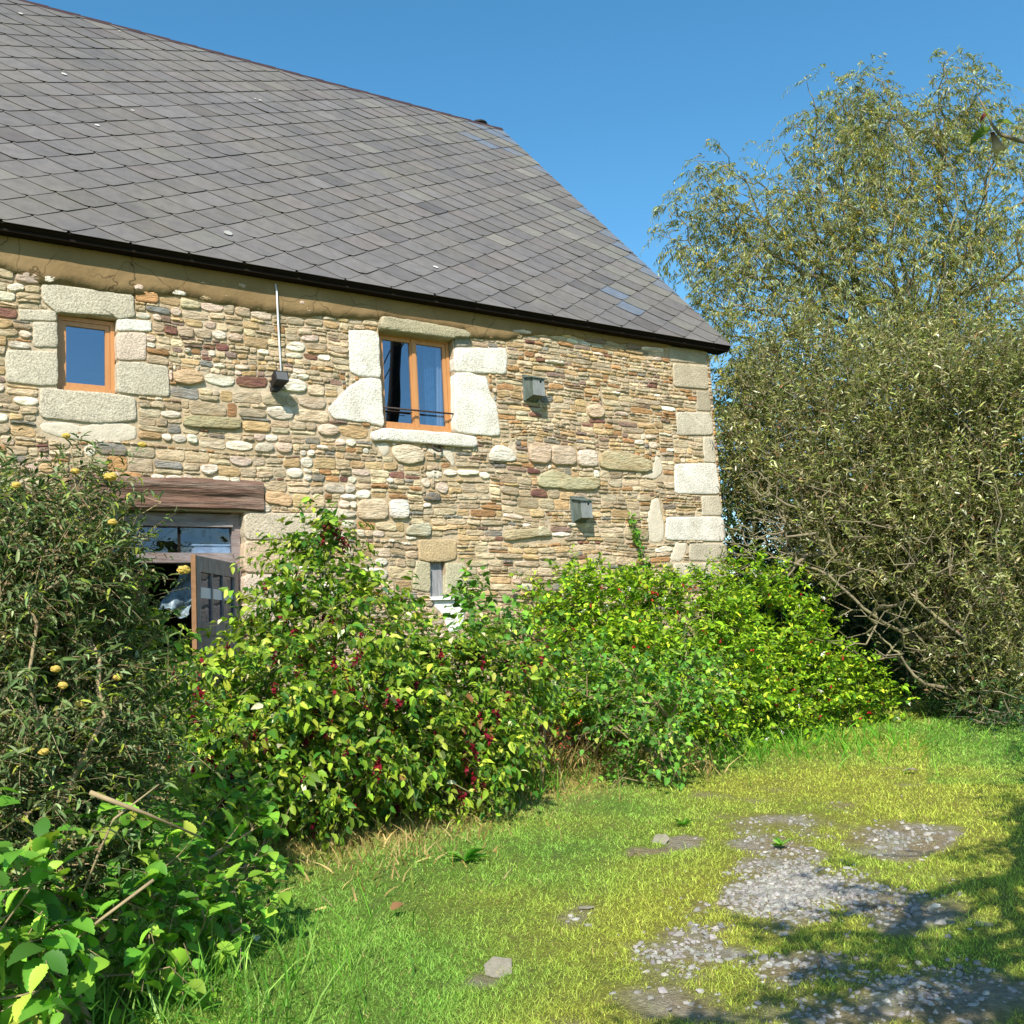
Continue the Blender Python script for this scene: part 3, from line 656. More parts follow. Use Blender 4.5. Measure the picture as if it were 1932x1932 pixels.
        for a, c in cuts:
            m = MB(); s = .044; ya, yb = y + .012, y + .055; za, zb = z0 + .047, z1 - b - .002; a += .002; c -= .002
            m.box((a, ya, za), (a + s, yb, zb)); m.box((c - s, ya, za), (c, yb, zb)); m.box((a + s, ya, zb - s), (c - s, yb, zb)); m.box((a + s, ya, za), (c - s, yb, za + s))
            if double and c > (x0 + x1) / 2 + .05: m.box((a - .028, ya - .014, za), (a + .026, ya - .001, zb))
            m.build('sash', MT['pine'], wp)
            m = MB(); m.box((a + s - .005, y + .030, za + s - .005), (c - s + .005, y + .034, zb - s + .005)); m.build('pane', MT['glass'], wp)
        surround(wp, lst)
        return wp
    w1 = window(O1, win1, False); w2 = window(O2, win2, True)
    x0, x1, z0, z1 = O2
    m = MB(); m.tube([(x0 - .03, D + .02, z0 + .235), (x1 + .03, D + .02, z0 + .235)], .011, 8); m.tube([(x0 - .03, D + .022, z0 + .20), (x0 + .4, D + .022, z0 + .203)], .004, 6); m.build('guard_bar', MT['iron'], w2, smooth=True)
    xx = np.linspace(x1 - .30, x1 - .18, 30); cv = []
    for z in (z0 + .06, z1 - .06): cv.append(np.stack([xx, D + .17 + .012 * np.sin((xx - x0) * 180), np.full(30, z)], -1))
    i = np.arange(29); mesh('curtain', np.concatenate(cv), [np.stack([i, i + 1, i + 31, i + 30], -1)], MT['curtain'], w2, smooth=True)
    xx = np.linspace(x1 - .185, x1 - .08, 20); cv = []
    for z in (z0 + .06, z1 - .06): cv.append(np.stack([xx + (0.05 if z > z0 + .5 else 0), D + .16 + .01 * np.sin(xx * 160), np.full(20, z)], -1))
    i = np.arange(19); mesh('net_curtain', np.concatenate(cv), [np.stack([i, i + 1, i + 21, i + 20], -1)], MT['net'], w2, smooth=True)
    # slot with grey board
    so = empty('narrow_opening', (0, 0, 0)); so.parent = H; so.location = (O4[0] - HX, 0, O4[2] - HZ)
    surround(so, slot); m = MB(); a, b = O4[0], O4[1]
    for k in range(3): m.box((a + (b - a) * k / 3 + .002, D + .05 + .004 * (k % 2), O4[2] - .01), (a + (b - a) * (k + 1) / 3 - .002, D + .075, O4[3] + .01))
    m.build('shutter_board', MT['graywood'], so)
    m = MB(); m.hexa([(a - .03, D - .05, O4[2] - .05), (b + .24, D - .05, O4[2] - .05), (a - .03, D + .10, O4[2] - .05), (b + .24, D + .10, O4[2] - .05), (a - .03, D - .045, O4[2] - .012), (b + .24, D - .045, O4[2] - .012), (a - .03, D + .1, O4[2] - .005), (b + .24, D + .1, O4[2] - .005)]); m.build('sill', MT['limewash'], so)
    # ---- beam over the door
    p = rs(GRAN(*BEAM), 60, 1); K = 40
    xs = np.linspace(p[:, 0].min(), p[:, 0].max(), 90); prof = [(.25, 0), (-.02, 0), (-.045, .04)] + [(-.05, t) for t in np.linspace(.1, .9, 16)] + [(-.042, .96), (-.02, 1), (.25, 1)]
    V = []
    zb = 3.12; zt = 3.44
    for (yy, t) in prof:
        z = zb + (zt - zb) * t; zz = z + (fbm2(xs * 1.2, xs * 0 + z * 2, 3, 3.) - .5) * .05
        dep = (fbm2(xs * 1.1, zz * 16, 4, 6.) - .5) * .075 if yy < 0 else 0
        V.append(np.stack([xs + 0 * zz, D + yy + dep + 0 * xs, zz], -1))
    nr = len(prof); n = len(xs); V = np.concatenate(V); i = (np.arange(nr - 1)[:, None] * n + np.arange(n - 1)).ravel()
    e1 = [np.array([[k * n + n - 1 for k in range(nr)]]), np.array([[k * n for k in range(nr)][::-1]])]
    mesh('door_beam', V, [np.stack([i, i + 1, i + n + 1, i + n], -1)] + e1, MT['beam'], H, smooth=False)
    # ---- door
    dp = empty('door', (0, 0, 0)); dp.parent = H; dp.location = (O3[0] - HX, 0, .4 - HZ); x0, x1 = O3[0], O3[1]; y = D + .10
    m = MB(); m.box((x0, y, .4), (x0 + .09, y + .1, 3.12)); m.box((x1 - .085, y, .4), (x1, y + .1, 3.12)); m.box((x0 + .09, y, 3.01), (x1 - .085, y + .1, 3.10)); m.box((x0 + .09, y - .03, 2.965), (x1 - .085, y + .05, 3.007)); m.box((x0 + .09, y - .015, 2.60), (x1 - .085, y + .1, 2.70))
    m.box((x0 + .09, y - .04, 2.60), (x1 - .085, y - .018, 2.64)); m.build('frame', MT['oldpaint'], dp)
    mx = W(346, 1010)[0]; m = MB(); m.box((mx - .012, y + .03, 2.703), (mx + .012, y + .06, 2.962)); m.build('glazing_bar', MT['darkwood'], dp)
    for a, b in ((x0 + .09, mx - .012), (mx + .012, x1 - .085)):
        m = MB(); m.box((a, y + .04, 2.70), (b, y + .044, 2.965)); m.build('pane', MT['oldglass'], dp)
    m = MB(); xl = W(285, 1100)[0]
    k = 0; a = x0 + .09
    while a < xl: b = min(a + .13, xl); m.box((a + .002, y + .03 + .003 * (k % 2), .45), (b - .002, y + .06, 2.598)); a = b; k += 1
    m.build('plank_leaf', MT['darkwood'], dp)
    # open leaf hinged on the right jamb
    th = math.radians(50); u = np.array([-math.cos(th), -math.sin(th), 0]); nrm = np.array([math.sin(th), -math.cos(th), 0]); hinge = np.array([x1 - .07, D + .06, 0]); best = None
    for w_ in np.arange(.4, 1.2, .01):
        px, _, _ = proj(hinge + u * w_ + [0, 0, 2.5])
        if best is None or abs(px - 366) < best[0]: best = (abs(px - 366), w_)
    w_ = best[1]; print('leaf width', w_)
    def obox(a, b, z0, z1, t0, t1):
        return [tuple(hinge + u * s + nrm * t + [0, 0, z]) for z in (z0, z1) for t in (t0, t1) for s in (a, b)]
    m = MB(); zt = 2.585; zb = .5; gl0, gl1 = 1.98, 2.44; st_ = .10
    for q in ((0, st_, zb, zt), (w_ - st_, w_, zb, zt), (st_, w_ - st_, gl1, zt), (st_, w_ - st_, 1.86, gl0), (st_, w_ - st_, zb, zb + .2)): m.hexa(obox(q[0], q[1], q[2], q[3], -.02, .02))
    g = (w_ - 2 * st_) / 3
    for k in (1, 2): m.hexa(obox(st_ + g * k - .014, st_ + g * k + .014, gl0, gl1, -.014, .018))
    m.hexa(obox(st_, w_ - st_, zb + .2, 1.86, -.008, .008))
    lf = m.build('open_leaf', MT['leafpaint'], dp); lf['label'] = 'open door leaf with three narrow panes'
    m = MB(); m.hexa(obox(w_ + .001, w_ + .022, zb, zt + .004, -.022, .022)); m.build('leaf_edge', surf('worn_edge', (.22, .115, .055), rough=.8, vary=.4), dp)
    m = MB(); m.hexa(obox(st_, w_ - st_, gl0, gl1, -.003, .001)); m.build('leaf_pane', MT['oldglass'], dp)
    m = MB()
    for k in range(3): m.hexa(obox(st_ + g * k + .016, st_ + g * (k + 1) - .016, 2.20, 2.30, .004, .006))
    m.build('reflection_strip', MT['whiteplastic'], dp)  # white strips modelled in place of bright reflections in the leaf panes
    m = MB(); m.hexa(obox(st_, w_ - st_, gl0, gl1, -.016, -.012)); m.build('pane_backing', surf('pane_backing', (.22, .21, .18), rough=.9), dp)  # plain grey sheet closing the back of the leaf panes
    surround(dp, doorst)
    # iron ring under the sill
    c3 = W(820, 848); t = np.linspace(.3, 2 * np.pi - .3, 14); m = MB(); m.tube(np.stack([c3[0] + .085 * np.cos(t + 2), D - .06 - .04 * np.sin(t), c3[1] + .035 * np.sin(t + 2)], -1), .011, 6); m.build('iron_ring', MT['iron'], H, smooth=True)
    # ---- roof
    a = np.array([D - .20, 5.69]); b = np.array([D + 5.16, 11.53]); Lr = np.linalg.norm(b - a); s = (b - a) / Lr; nv = np.array([-s[1], s[0]])
    UMAX, UMIN = 10.985, -3.4
    vtop = lambda x: 7.92 - .066 * (10.985 - x)
    def RP(u, v, h): return np.stack([u, a[0] + s[0] * v + nv[0] * h, a[1] + s[1] * v + nv[1] * h], -1)
    ro = empty('roof', (0, 0, 0)); ro.parent = H; ro.location = (0 - HX, 0, 5.6 - HZ)
    def clip(p, f):                                   # keep f(p) >= 0
        out = []
        for k in range(len(p)):
            A, B = p[k], p[(k + 1) % len(p)]; fa, fb = f(A), f(B)
            if fa >= 0: out.append(A)
            if (fa >= 0) != (fb >= 0): out.append(A + (B - A) * (fa / (fa - fb)))
        return out
    Vr = []; Fr = {}; Cr = []; nvt = 0
    Wt, Ht = .5735, .2145
    blue = [(9.65, .9), (9.56, .5), (10.02, .75), (9.87, 6.66), (9.98, 7.71), (10.48, 7.59), (10.59, 7.32), (10.79, 6.62)]
    for r in range(-2, 38):
        v0 = .245 + r * Ht
        for k in range(-8, 24):
            uc = 1.715 + (k + (.5 if r % 2 else 0)) * Wt
            if uc > UMAX + .3 or uc < UMIN - .3: continue
            j1, j2 = R.normal(0, .004, 2)
            base = np.array([(-.045, .004), (.045, .004), (.27, .190), (.279, .215), (.24, .26), (.03, .43), (-.03, .43), (-.24, .26), (-.279, .215), (-.27, .190)])
            p = [np.array([uc + j1 + q[0], v0 + j2 + q[1]]) for q in base]
            p = clip(p, lambda q: q[1]); p = clip(p, lambda q: UMAX - q[0]) if p else p; p = clip(p, lambda q: q[0] - UMIN) if p else p; p = clip(p, lambda q: vtop(q[0]) - q[1]) if p else p
            if len(p) < 3: continue
            p = np.array(p); lift = .019 + R.normal(0, .002); tw = R.normal(0, .006)
            hgt = lift * (1 - (p[:, 1] - v0) / .47) + tw * (p[:, 0] - uc)
            top = RP(p[:, 0], p[:, 1], hgt + .008); bot = RP(p[:, 0], p[:, 1], hgt + .003)
            n = len(p); Vr += [top, bot]; q = np.arange(n); q2 = (q + 1) % n
            Fr.setdefault(n, []).append([nvt + np.arange(n)]); Fr.setdefault(4, []).append(np.stack([nvt + n + q, nvt + n + q2, nvt + q2, nvt + q], -1))
            tone = math.exp(R.normal(0, .075)); cc = np.array((.126, .116, .110)) * tone
            if R.random() < .12: cc = cc * np.array([1.05, 1.0, .97])
            if R.random() < .08: cc = cc * .84
            if R.random() < .03: cc = np.array((.155, .145, .125)) * tone
            if v0 > 5 and uc < 3.5: cc = cc * .9
            if uc > 9.7 and R.random() < .25: cc = np.array((.15, .142, .122)) * tone
            isb = any(abs(uc - x) < .22 and abs(v0 + .1 - z) < .12 for x, z in blue) or (uc > 10.7 and v0 > 1.2 and R.random() < .62)
            if isb: cc = np.array((.115, .14, .18))
            Cr.append(np.repeat(cc[None], 2 * n, 0)); nvt += 2 * n
    # white lichen flakes
    for (px, py, rr) in [(182, 241, .05), (250, 213, .035), (120, 144, .05), (38, 30, .05), (490, 193, .04), (480, 190, .03), (820, 508, .05), (575, 212, .02), (430, 445, .10), (224, 62, .03), (700, 250, .025)]:
        d = ray(px, py); no = np.array([0, nv[0], nv[1]]); oo = np.array([0, a[0], a[1] - EYE]); t = (oo @ no) / (d @ no); q = d * t; uu = q[0]; vv = (q[1] - a[0]) * s[0] + (q[2] + EYE - a[1]) * s[1]
        th_ = np.arange(9) * 2 * np.pi / 9; rad = rr * .75 * (.55 + .6 * R.random(9)); pts = RP(uu + rad * np.cos(th_), vv + rad * .7 * np.sin(th_), np.full(9, .036))
        Vr.append(pts); Fr.setdefault(9, []).append([nvt + np.arange(9)]); Cr.append(np.repeat(np.array([(.62, .60, .55)]) * (.5 if rr == .10 else 1), 9, 0)); nvt += 9
    mesh('slates', np.concatenate(Vr), [np.concatenate([np.asarray(x) for x in v]) for v in Fr.values()], MT['slate'], ro, np.concatenate(Cr))
    # boarding under the slates (both slopes)
    def slope(y0, z0, y1, z1, zt0, x0, x1, name):
        pass
    m = MB(); zL = RP(np.array([UMIN + .01, UMAX - .012]), np.array([vtop(UMIN) - .02, 7.91]), np.array([0, 0.])); e = RP(np.array([UMIN + .01, UMAX - .012]), np.array([.012, .012]), np.array([0., 0.]))
    th2 = np.array([0, nv[0] * -.055, nv[1] * -.055])
    m.hexa([e[0] + th2, e[1] + th2, zL[0] + th2, zL[1] + th2, e[0], e[1], zL[0], zL[1]]); m.build('roof_boarding', MT['darkwood'], ro)
    yb = D + 10.2; m = MB(); q0, q1 = zL; m.hexa([q0 + [0, .01, -.06], q1 + [0, .01, -.06], (UMIN, yb, 5.6), (UMAX - .012, yb, 5.6), q0 + [0, .01, 0.0], q1 + [0, .01, 0.0], (UMIN, yb, 5.67), (UMAX - .012, yb, 5.67)]); m.build('rear_slope', MT['darkwood'], ro)
    m = MB()
    xr = np.arange(UMIN, UMAX - .02, .44)
    for k, x in enumerate(xr):
        x2 = min(x + .43, UMAX); c1 = RP(np.array([x, x2]), np.array([vtop(x), vtop(x2)]), np.array([0, 0.]))
        m.hexa([c1[0] + [0, -.05, -.05 + .02], c1[1] + [0, -.05, -.05 + .026], c1[0] + [0, .10, -.03], c1[1] + [0, .10, -.03], c1[0] + [0, -.015, .035], c1[1] + [0, -.015, .045], c1[0] + [0, .05, .035], c1[1] + [0, .05, .045]])
    m.build('ridge_cap', MT['ridge'], ro)
    c1 = RP(np.array([10.62]), np.array([7.9]), np.array([0.]))[0]; m = MB(); tt = np.linspace(0, np.pi / 2, 6); m.tube([c1 + [0, .25, -.25], c1 + [0, .25, .19]], .10, 14); m.tube([c1 + [0, .25, .15 + .08 * math.sin(q)] for q in tt], .16 * np.cos(tt) + .004, 14); m.build('roof_vent', MT['black'], ro, smooth=True)
    # slate hooks and rafter feet under the eaves
    m = MB()
    m.box((UMIN + .02, D - .165, 5.636), (UMAX - .03, D + .05, 5.66)); m.build('soffit', MT['darkwood'], ro)
    return H
build_house()

# ------------------------------------------------------------------ things on the wall
def bird_box(px, py, label, tilt=0., tnt=1.):
    w = W(px, py); x0 = w[0]; zt = w[1]; o = empty('nest_box', (x0 + .1, D - .04, zt - .31), label, 'nest box', 'nest boxes on the stone wall')
    y = D - .04
    m = MB(); m.box((x0, y, zt - .33), (x0 + .23, y + .018, zt)); m.build('back_board', MT['boxgreen'], o)
    a, b = x0 + .03, x0 + .20; t = zt - .055; f = y - .155
    m = MB()
    m.hexa([(a, f, t - .235), (a + .014, f, t - .235), (a, y - .001, t - .265), (a + .014, y - .001, t - .265), (a, f, t - .03), (a + .014, f, t - .03), (a, y - .001, t + .01), (a + .014, y - .001, t + .01)])
    m.hexa([(b - .014, f, t - .235), (b, f, t - .235), (b - .014, y - .001, t - .265), (b, y - .001, t - .265), (b - .014, f, t - .03), (b, f, t - .03), (b - .014, y - .001, t + .01), (b, y - .001, t + .01)])
    m.hexa([(a + .015, f + .002, t - .234), (b - .015, f + .002, t - .234), (a + .015, y - .001, t - .262), (b - .015, y - .001, t - .262), (a + .015, f + .002, t - .224), (b - .015, f + .002, t - .224), (a + .015, y - .001, t - .25), (b - .015, y - .001, t - .25)])
    m.build('side_boards', MT['boxgreen'], o)
    # front board with a round hole
    hx, hz, hr = a + .115, t - .065, .018; n = 16; th = np.arange(n) * 2 * np.pi / n
    ring = np.stack([hx + hr * np.cos(th), np.full(n, f - .014), hz + hr * np.sin(th)], -1)
    sq = []
    for q in th:
        c, s_ = math.cos(q), math.sin(q); ks = []
        if c > 0: ks.append((b - hx) / c)
        if c < 0: ks.append((a - hx) / c)
        if s_ > 1e-6: ks.append((t - .025 - hz) / s_)
        if s_ < -1e-6: ks.append((t - .24 - hz) / s_)
        k = min(ks); sq.append((hx + c * k, f - .014, hz + s_ * k))
    sq = np.array(sq)
    for cx_, cz in ((a, t - .025), (b, t - .025), (a, t - .24), (b, t - .24)):
        i = np.argmin(np.hypot(sq[:, 0] - cx_, sq[:, 2] - cz)); sq[i] = (cx_, f - .014, cz)
    m = MB(); j = np.arange(n); j2 = (j + 1) % n; V = np.concatenate([ring, sq, ring + [0, .013, 0], sq + [0, .013, 0]])
    m.add(V, np.concatenate([np.stack([j, j2, n + j2, n + j], -1)[:, ::-1], np.stack([j, j2, 2 * n + j2, 2 * n + j], -1), np.stack([n + j, n + j2, 3 * n + j2, 3 * n + j], -1)[:, ::-1]])); m.build('front_board', MT['boxfront'], o)
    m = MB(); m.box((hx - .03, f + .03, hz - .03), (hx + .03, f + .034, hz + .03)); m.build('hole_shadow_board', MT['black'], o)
    m = MB(); e = .025; m.hexa([(a - e, f - .035, t - .028), (b + e + .01, f - .035, t - .028), (a - e, y - .001, t + .018), (b + e + .01, y - .001, t + .018), (a - e, f - .035, t - .014), (b + e + .01, f - .035, t - .014), (a - e, y - .001, t + .034), (b + e + .01, y - .001, t + .034)]); m.build('lid', MT['boxgreen'], o)
    o.rotation_euler[1] = tilt
    return o
bird_box(982.5, 708, 'upper green weathered nest box fixed beside the double window', .02)
bird_box(1073, 937, 'lower grey green nest box on the bare wall above the shrubs', -.01)
def floodlight():
    w = W(516, 738); o = empty('floodlight', (w[0], D - .03, w[1]), 'small black floodlight fed by a white conduit from the eaves', 'floodlight')
    m = MB(); t = W(517, 508); q = W(529.5, 735)
    m.tube([(t[0], D - .03, 5.60), (t[0], D - .058, 5.5), (t[0] + .005, D - .058, 5.2), (t[0] + .02, D - .042, 4.9), (q[0], D - .042, q[1])], .0095, 8); m.build('conduit', MT['whiteplastic'], o, smooth=True)
    x0, z0 = W(503, 730); x1 = W(521, 730)[0]; z1 = W(510, 713)[1]; z0 = W(510, 732)[1]
    yb, yf = D - .09, D - .26
    m = MB(); m.hexa([(x0, yf, z0 + .02), (x1 + .04, yf, z0 + .02), (x0 + .02, yb, z0 - .02), (x1 + .02, yb, z0 - .02), (x0, yf + .03, z1 + .02), (x1 + .04, yf + .03, z1 + .02), (x0 + .02, yb, z1), (x1 + .02, yb, z1)]); m.build('housing', MT['black'], o)
    m = MB(); m.hexa([(x0 + .012, yf - .004, z0 + .03), (x1 + .028, yf - .004, z0 + .03), (x0 + .012, yf - .001, z0 + .03), (x1 + .028, yf - .001, z0 + .03), (x0 + .012, yf + .024, z1 + .008), (x1 + .028, yf + .024, z1 + .008), (x0 + .012, yf + .027, z1 + .008), (x1 + .028, yf + .027, z1 + .008)]); m.build('lens', MT['greyplastic'], o)
    m = MB(); m.box(((x0 + x1) / 2 - .03, D - .12, z0 - .05), ((x0 + x1) / 2 + .05, D - .03, z0 - .01)); m.box(((x0 + x1) / 2 - .02, D - .088, z0 - .04), ((x0 + x1) / 2 + .04, D - .03, z1 - .04)); m.build('bracket', MT['black'], o)
floodlight()
def storage():
    x0, z = W(366, 1043, .17); x1 = W(434, 1043, .17)[0]; m = MB(); y = D + .165
    z = 2.68; o = empty('storage_box', ((x0 + x1) / 2, y, z), 'flat white box lying behind the transom glass', 'box')
    m.box((x0, y, z + .02), (x1, y + .26, z + .10)); m.build('tub', MT['whiteplastic'], o); m = MB(); m.box((x0 - .015, y - .012, z + .101), (x1 + .015, y + .272, z + .115)); m.build('lid', MT['whiteplastic'], o)
    sh = empty('shelf', ((x0 + x1) / 2, y + .1, z - .04), 'dark wooden shelf behind the transom glass', 'shelf'); m = MB(); m.box((O3[0], y - .012, z - .03), (O3[1] - .1, y + .5, z + .018)); m.build('shelf_board', MT['inner'], sh)
    for x in (O3[0] + .2, O3[1] - .3):
        m = MB(); m.box((x, y + .1, z - .3), (x + .04, y + .14, z - .031)); m.build('bracket', MT['darkwood'], sh)
    # crumpled plastic hanging inside the doorway
    c = W(335, 1105, .35); t = np.linspace(0, 1, 26); s_ = np.linspace(0, 1, 16); T, S = np.meshgrid(t, s_)
    X = c[0] - .16 + .32 * S + .06 * np.sin(T * 5) - .15 * T + .15; Z = c[1] + .22 - .5 * T + .05 * np.sin(S * 6); Y = D + .35 + .09 * (fbm2(S * 4, T * 5, 3, 1.) - .5) * 2
    i = (np.arange(15)[:, None] * 26 + np.arange(25)).ravel()
    o = mesh('plastic_sheet', np.stack([X, Y, Z], -1).reshape(-1, 3), [np.stack([i, i + 1, i + 27, i + 26], -1)], surf('blue_grey_plastic', (.13, .19, .23), rough=.3, vary=.8, nscale=12, bump=.5), None, smooth=True, loc=(c[0], D + .35, c[1]))
    tag(o, 'crumpled blue grey plastic sheet hanging in the dark doorway', 'plastic sheet')
storage()
def utility_pole():
    # stands behind the photographer; the window shows its reflection
    q = np.array([*W(752, 720), 0]); p = np.array([q[0], D, q[1]]); d = unit(p - CAM); r = d * [1, -1, 1]; t = 13.; b = p + r * t
    o = empty('utility_pole', (b[0] - .2, b[1], 0), 'dark leaning wooden utility pole mirrored in the left sash of the double window', 'pole')
    m = MB(); zz = np.linspace(-.2, 11, 12); m.tube([(b[0] + 1.15 * (b[2] - z) * -.09, b[1], z) for z in zz], np.linspace(.19, .13, 12), 14); m.build('shaft', MT['pole'], o, smooth=True)
    m = MB()
    for dz, dy in ((0, 0), (.25, .2)):
        P = [(b[0] + dy * 2 + s_ * .3, b[1] - s_, 9.0 + dz + .003 * s_ ** 2 - .09 * s_) for s_ in np.linspace(0, 30, 31)]
        m.tube(P, .018, 5)
    m.build('wire', MT['black'], o, smooth=True)
utility_pole()

# ------------------------------------------------------------------ plants
R = np.random.default_rng(21)
def on_ground(px, Z, py=966):
    d = ray(px, py); p = CAM + d * Z; return np.array([p[0], p[1], float(gz(p[0], p[1]))])
GRN = [((112, 148, 40), 4), ((84, 128, 34), 4), ((142, 168, 54), 2.5), ((166, 182, 66), 1), ((60, 100, 34), 2)]
def pw_(l): return dict(pal=[c for c, w in l], wts=[w for c, w in l])
def beads(P, n, length, size, R, taper=.5, k=5):
    """hanging strings of small bracts: P top points"""
    T = (np.arange(n) + .5) / n
    out = []
    pos = P[:, None] + np.stack([R.normal(0, .004, (len(P), n)), R.normal(0, .004, (len(P), n)), -T[None] * length[:, None] + 0 * R.random((len(P), n))], -1)
    O = unit(R.normal(0, 1, (len(P), n, 2, 3)) * [1, 1, .35] + [0, 0, -.55]); pos = np.repeat(pos[:, :, None], 2, 2)
    sz = np.broadcast_to((size * (1.15 - taper * T))[None, :, None], pos.shape[:3])
    return pos.reshape(-1, 3), O.reshape(-1, 3), sz.ravel()

# Himalayan honeysuckle beside the door, three shrubs
LEY = [((130, 156, 44), 4), ((102, 134, 38), 5), ((156, 172, 58), 2.2), ((182, 190, 88), .5), ((64, 106, 34), 3.4), ((222, 218, 170), .22), ((120, 92, 48), .25)]
def proto_mesh(name, P_, Dv, sz, asp, pal, wts, R):
    X, fs, k = leaf_arrays(P_, Dv, R.normal(0, 1, P_.shape), sz, asp, 'diamond'); o = mesh(name, X, fs, MT['petal'], None, leafcols(len(P_), k, pal, wts, R, .15)); me = o.data; bpy.data.objects.remove(o); return me
RACE = []
for q in range(5):
    Rq = np.random.default_rng(500 + q); p, d, s = beads(np.zeros((1, 3)), 10, np.array([.07 + .025 * q]), .036, Rq); RACE.append(proto_mesh('raceme', p, d, s, .8, [(122, 24, 40), (92, 16, 34), (150, 44, 56)], [4, 3, 1], Rq))
FLOW = []
for q in range(4):
    Rq = np.random.default_rng(520 + q); p, d, s = beads(np.zeros((1, 3)), 3, np.array([.04]), .036, Rq); FLOW.append(proto_mesh('blossom', p, d, s, .5, [[(190, 30, 46)], [(176, 26, 40)], [(205, 60, 62)], [(236, 228, 214)]][q], [1], Rq))
def place(o, name, meshes, P, R, tilt=.25, sc=(1, 1)):
    for p in P:
        b = bpy.data.objects.new(name, meshes[int(R.integers(len(meshes)))]); C.objects.link(b); b.parent = o; b.location = Vector(p - np.array(o.location)); b.rotation_euler = (R.normal(0, tilt), R.normal(0, tilt), R.uniform(0, 6.28)); b.scale = [R.uniform(*sc)] * 3
def racemes(o, P, O, n, R, lo=-.2):
    f = (O @ -FH) + .3 * O[:, 2]; idx = np.where(f > .15)[0]; idx = R.choice(idx, min(n, len(idx)), replace=False)
    place(o, 'raceme', RACE, P[idx] - FH * .2 + np.array([0, 0, .02]), R, .2, (.8, 1.15))
def ley(ells, rootpx, Z, n, label, seed, nr):
    R = np.random.default_rng(seed)
    o, P, O, A = plant('honeysuckle_bush', label, 'shrub', ells, on_ground(rootpx, Z), R, n, .26, 7, .085, .58, 'lance', stemmat='cane', lo=.62, skel=90, r0=.0035, nroots=7, rs=.22,
                       droop=.5, upw=.35, outw=.9, curl=.55, flat=.75, spread=1.1, group='berried honeysuckle bushes along the wall', **pw_(LEY))
    racemes(o, P, O, nr, R); return o
ley([(455, 1310, 95, 110, 7.9, .7), (520, 1180, 40, 60, 8.2, .4), (410, 1360, 55, 120, 7.6, .5), (470, 1440, 95, 110, 7.5, .6), (350, 1260, 14, 40, 8.0, .2), (545, 1350, 100, 170, 7.6, .7)], 480, 8.0, 1150,
    'bushy honeysuckle with dark red hanging racemes directly beside the open door', 1, 44)
ley([(600, 1120, 75, 90, 8.4, .5), (640, 1050, 28, 78, 8.6, .28), (560, 1065, 26, 60, 8.5, .25), (665, 1260, 130, 160, 8.1, .8), (640, 1440, 130, 130, 7.7, .7), (720, 1370, 130, 150, 7.9, .8)], 640, 8.2, 1250,
    'tallest honeysuckle with a pointed top reaching the granite blocks right of the door', 2, 55)
ley([(770, 1245, 70, 60, 8.9, .6), (850, 1320, 130, 130, 8.6, .8), (860, 1430, 95, 110, 8.3, .6), (745, 1175, 30, 40, 9.0, .3), (930, 1310, 70, 100, 9.0, .5), (790, 1500, 90, 60, 8.1, .5)], 850, 8.8, 1150,
    'honeysuckle below the narrow opening with many dark red racemes', 3, 60)
# larger yellowing leaves inside the honeysuckle
# raspberry canes
RAS = [((92, 142, 52), 4), ((124, 168, 60), 3), ((74, 118, 50), 2), ((158, 180, 74), 1.)]
def rasp(ells, rootpx, Z, n, label, seed, size=.085, pal=RAS, tpl='ovate', length=.3, nl=6, name='raspberry_canes', lo=.45, cat='bramble', group=None, asp=.72, mat_='twig', nr=6, up=.35):
    R = np.random.default_rng(seed)
    return plant(name, label, cat, ells, on_ground(rootpx, Z), R, n, length, nl, size, asp, tpl, stemmat=mat_, lo=lo, skel=40, r0=.004, nroots=nr, rs=.2, droop=.35, upw=up, outw=.8, curl=.35, flat=1., group=group, **pw_(pal))
rasp([(940, 1170, 45, 40, 9.6, .3), (985, 1210, 45, 90, 9.5, .35), (885, 1150, 40, 30, 9.8, .25), (1000, 1300, 55, 80, 9.3, .4)], 980, 9.6, 170, 'arching raspberry canes with broad dark leaves between the honeysuckle and the fuchsia', 31)
rasp([(1140, 1300, 80, 60, 9.5, .4), (1230, 1350, 80, 80, 9.3, .45), (1300, 1290, 70, 50, 9.6, .4), (1220, 1430, 45, 40, 9.3, .3)], 1220, 9.6, 420, 'leafy bramble hanging over the lawn edge in front of the fuchsia', 32, size=.07)
# fuchsia hedge at the corner of the house
FUC = [((130, 166, 34), 4), ((106, 144, 30), 4), ((162, 188, 46), 2.4), ((186, 198, 60), 1), ((66, 108, 26), 2.2)]
def fuchsia(ells, rootpx, Z, n, label, seed):
    R = np.random.default_rng(seed)
    o, P, O, A = plant('fuchsia_bush', label, 'shrub', ells, on_ground(rootpx, Z), R, n, .24, 9, .082, .58, 'lance', stemmat='cane', lo=.62, skel=70, r0=.003, nroots=6, rs=.35,
                 droop=.2, upw=.55, outw=.75, curl=.2, flat=.9, group='fuchsia bushes at the house corner', **pw_(FUC))
    f = np.where((O @ -FH) > .1)[0]; idx = R.choice(f, min(len(f), 60), replace=False); top = P[idx] - FH * .2
    place(o, 'blossom', FLOW, top, R, .4, (.7, 1.1))
fuchsia([(1130, 1160, 110, 80, 11.6, .6), (1100, 1240, 110, 110, 11.2, .7), (1060, 1120, 50, 45, 12.0, .35), (1190, 1290, 120, 110, 10.8, .7), (1230, 1120, 60, 40, 12.2, .4)], 1140, 11.4, 1500, 'yellow green fuchsia bush left of the climbing stem under the lower nest box', 41)
fuchsia([(1290, 1200, 130, 110, 12.4, .8), (1330, 1290, 130, 100, 11.8, .8), (1280, 1360, 110, 55, 10.9, .6), (1380, 1110, 70, 50, 13.3, .5)], 1300, 12., 1500, 'bright green fuchsia bush against the foot of the corner quoins', 42)
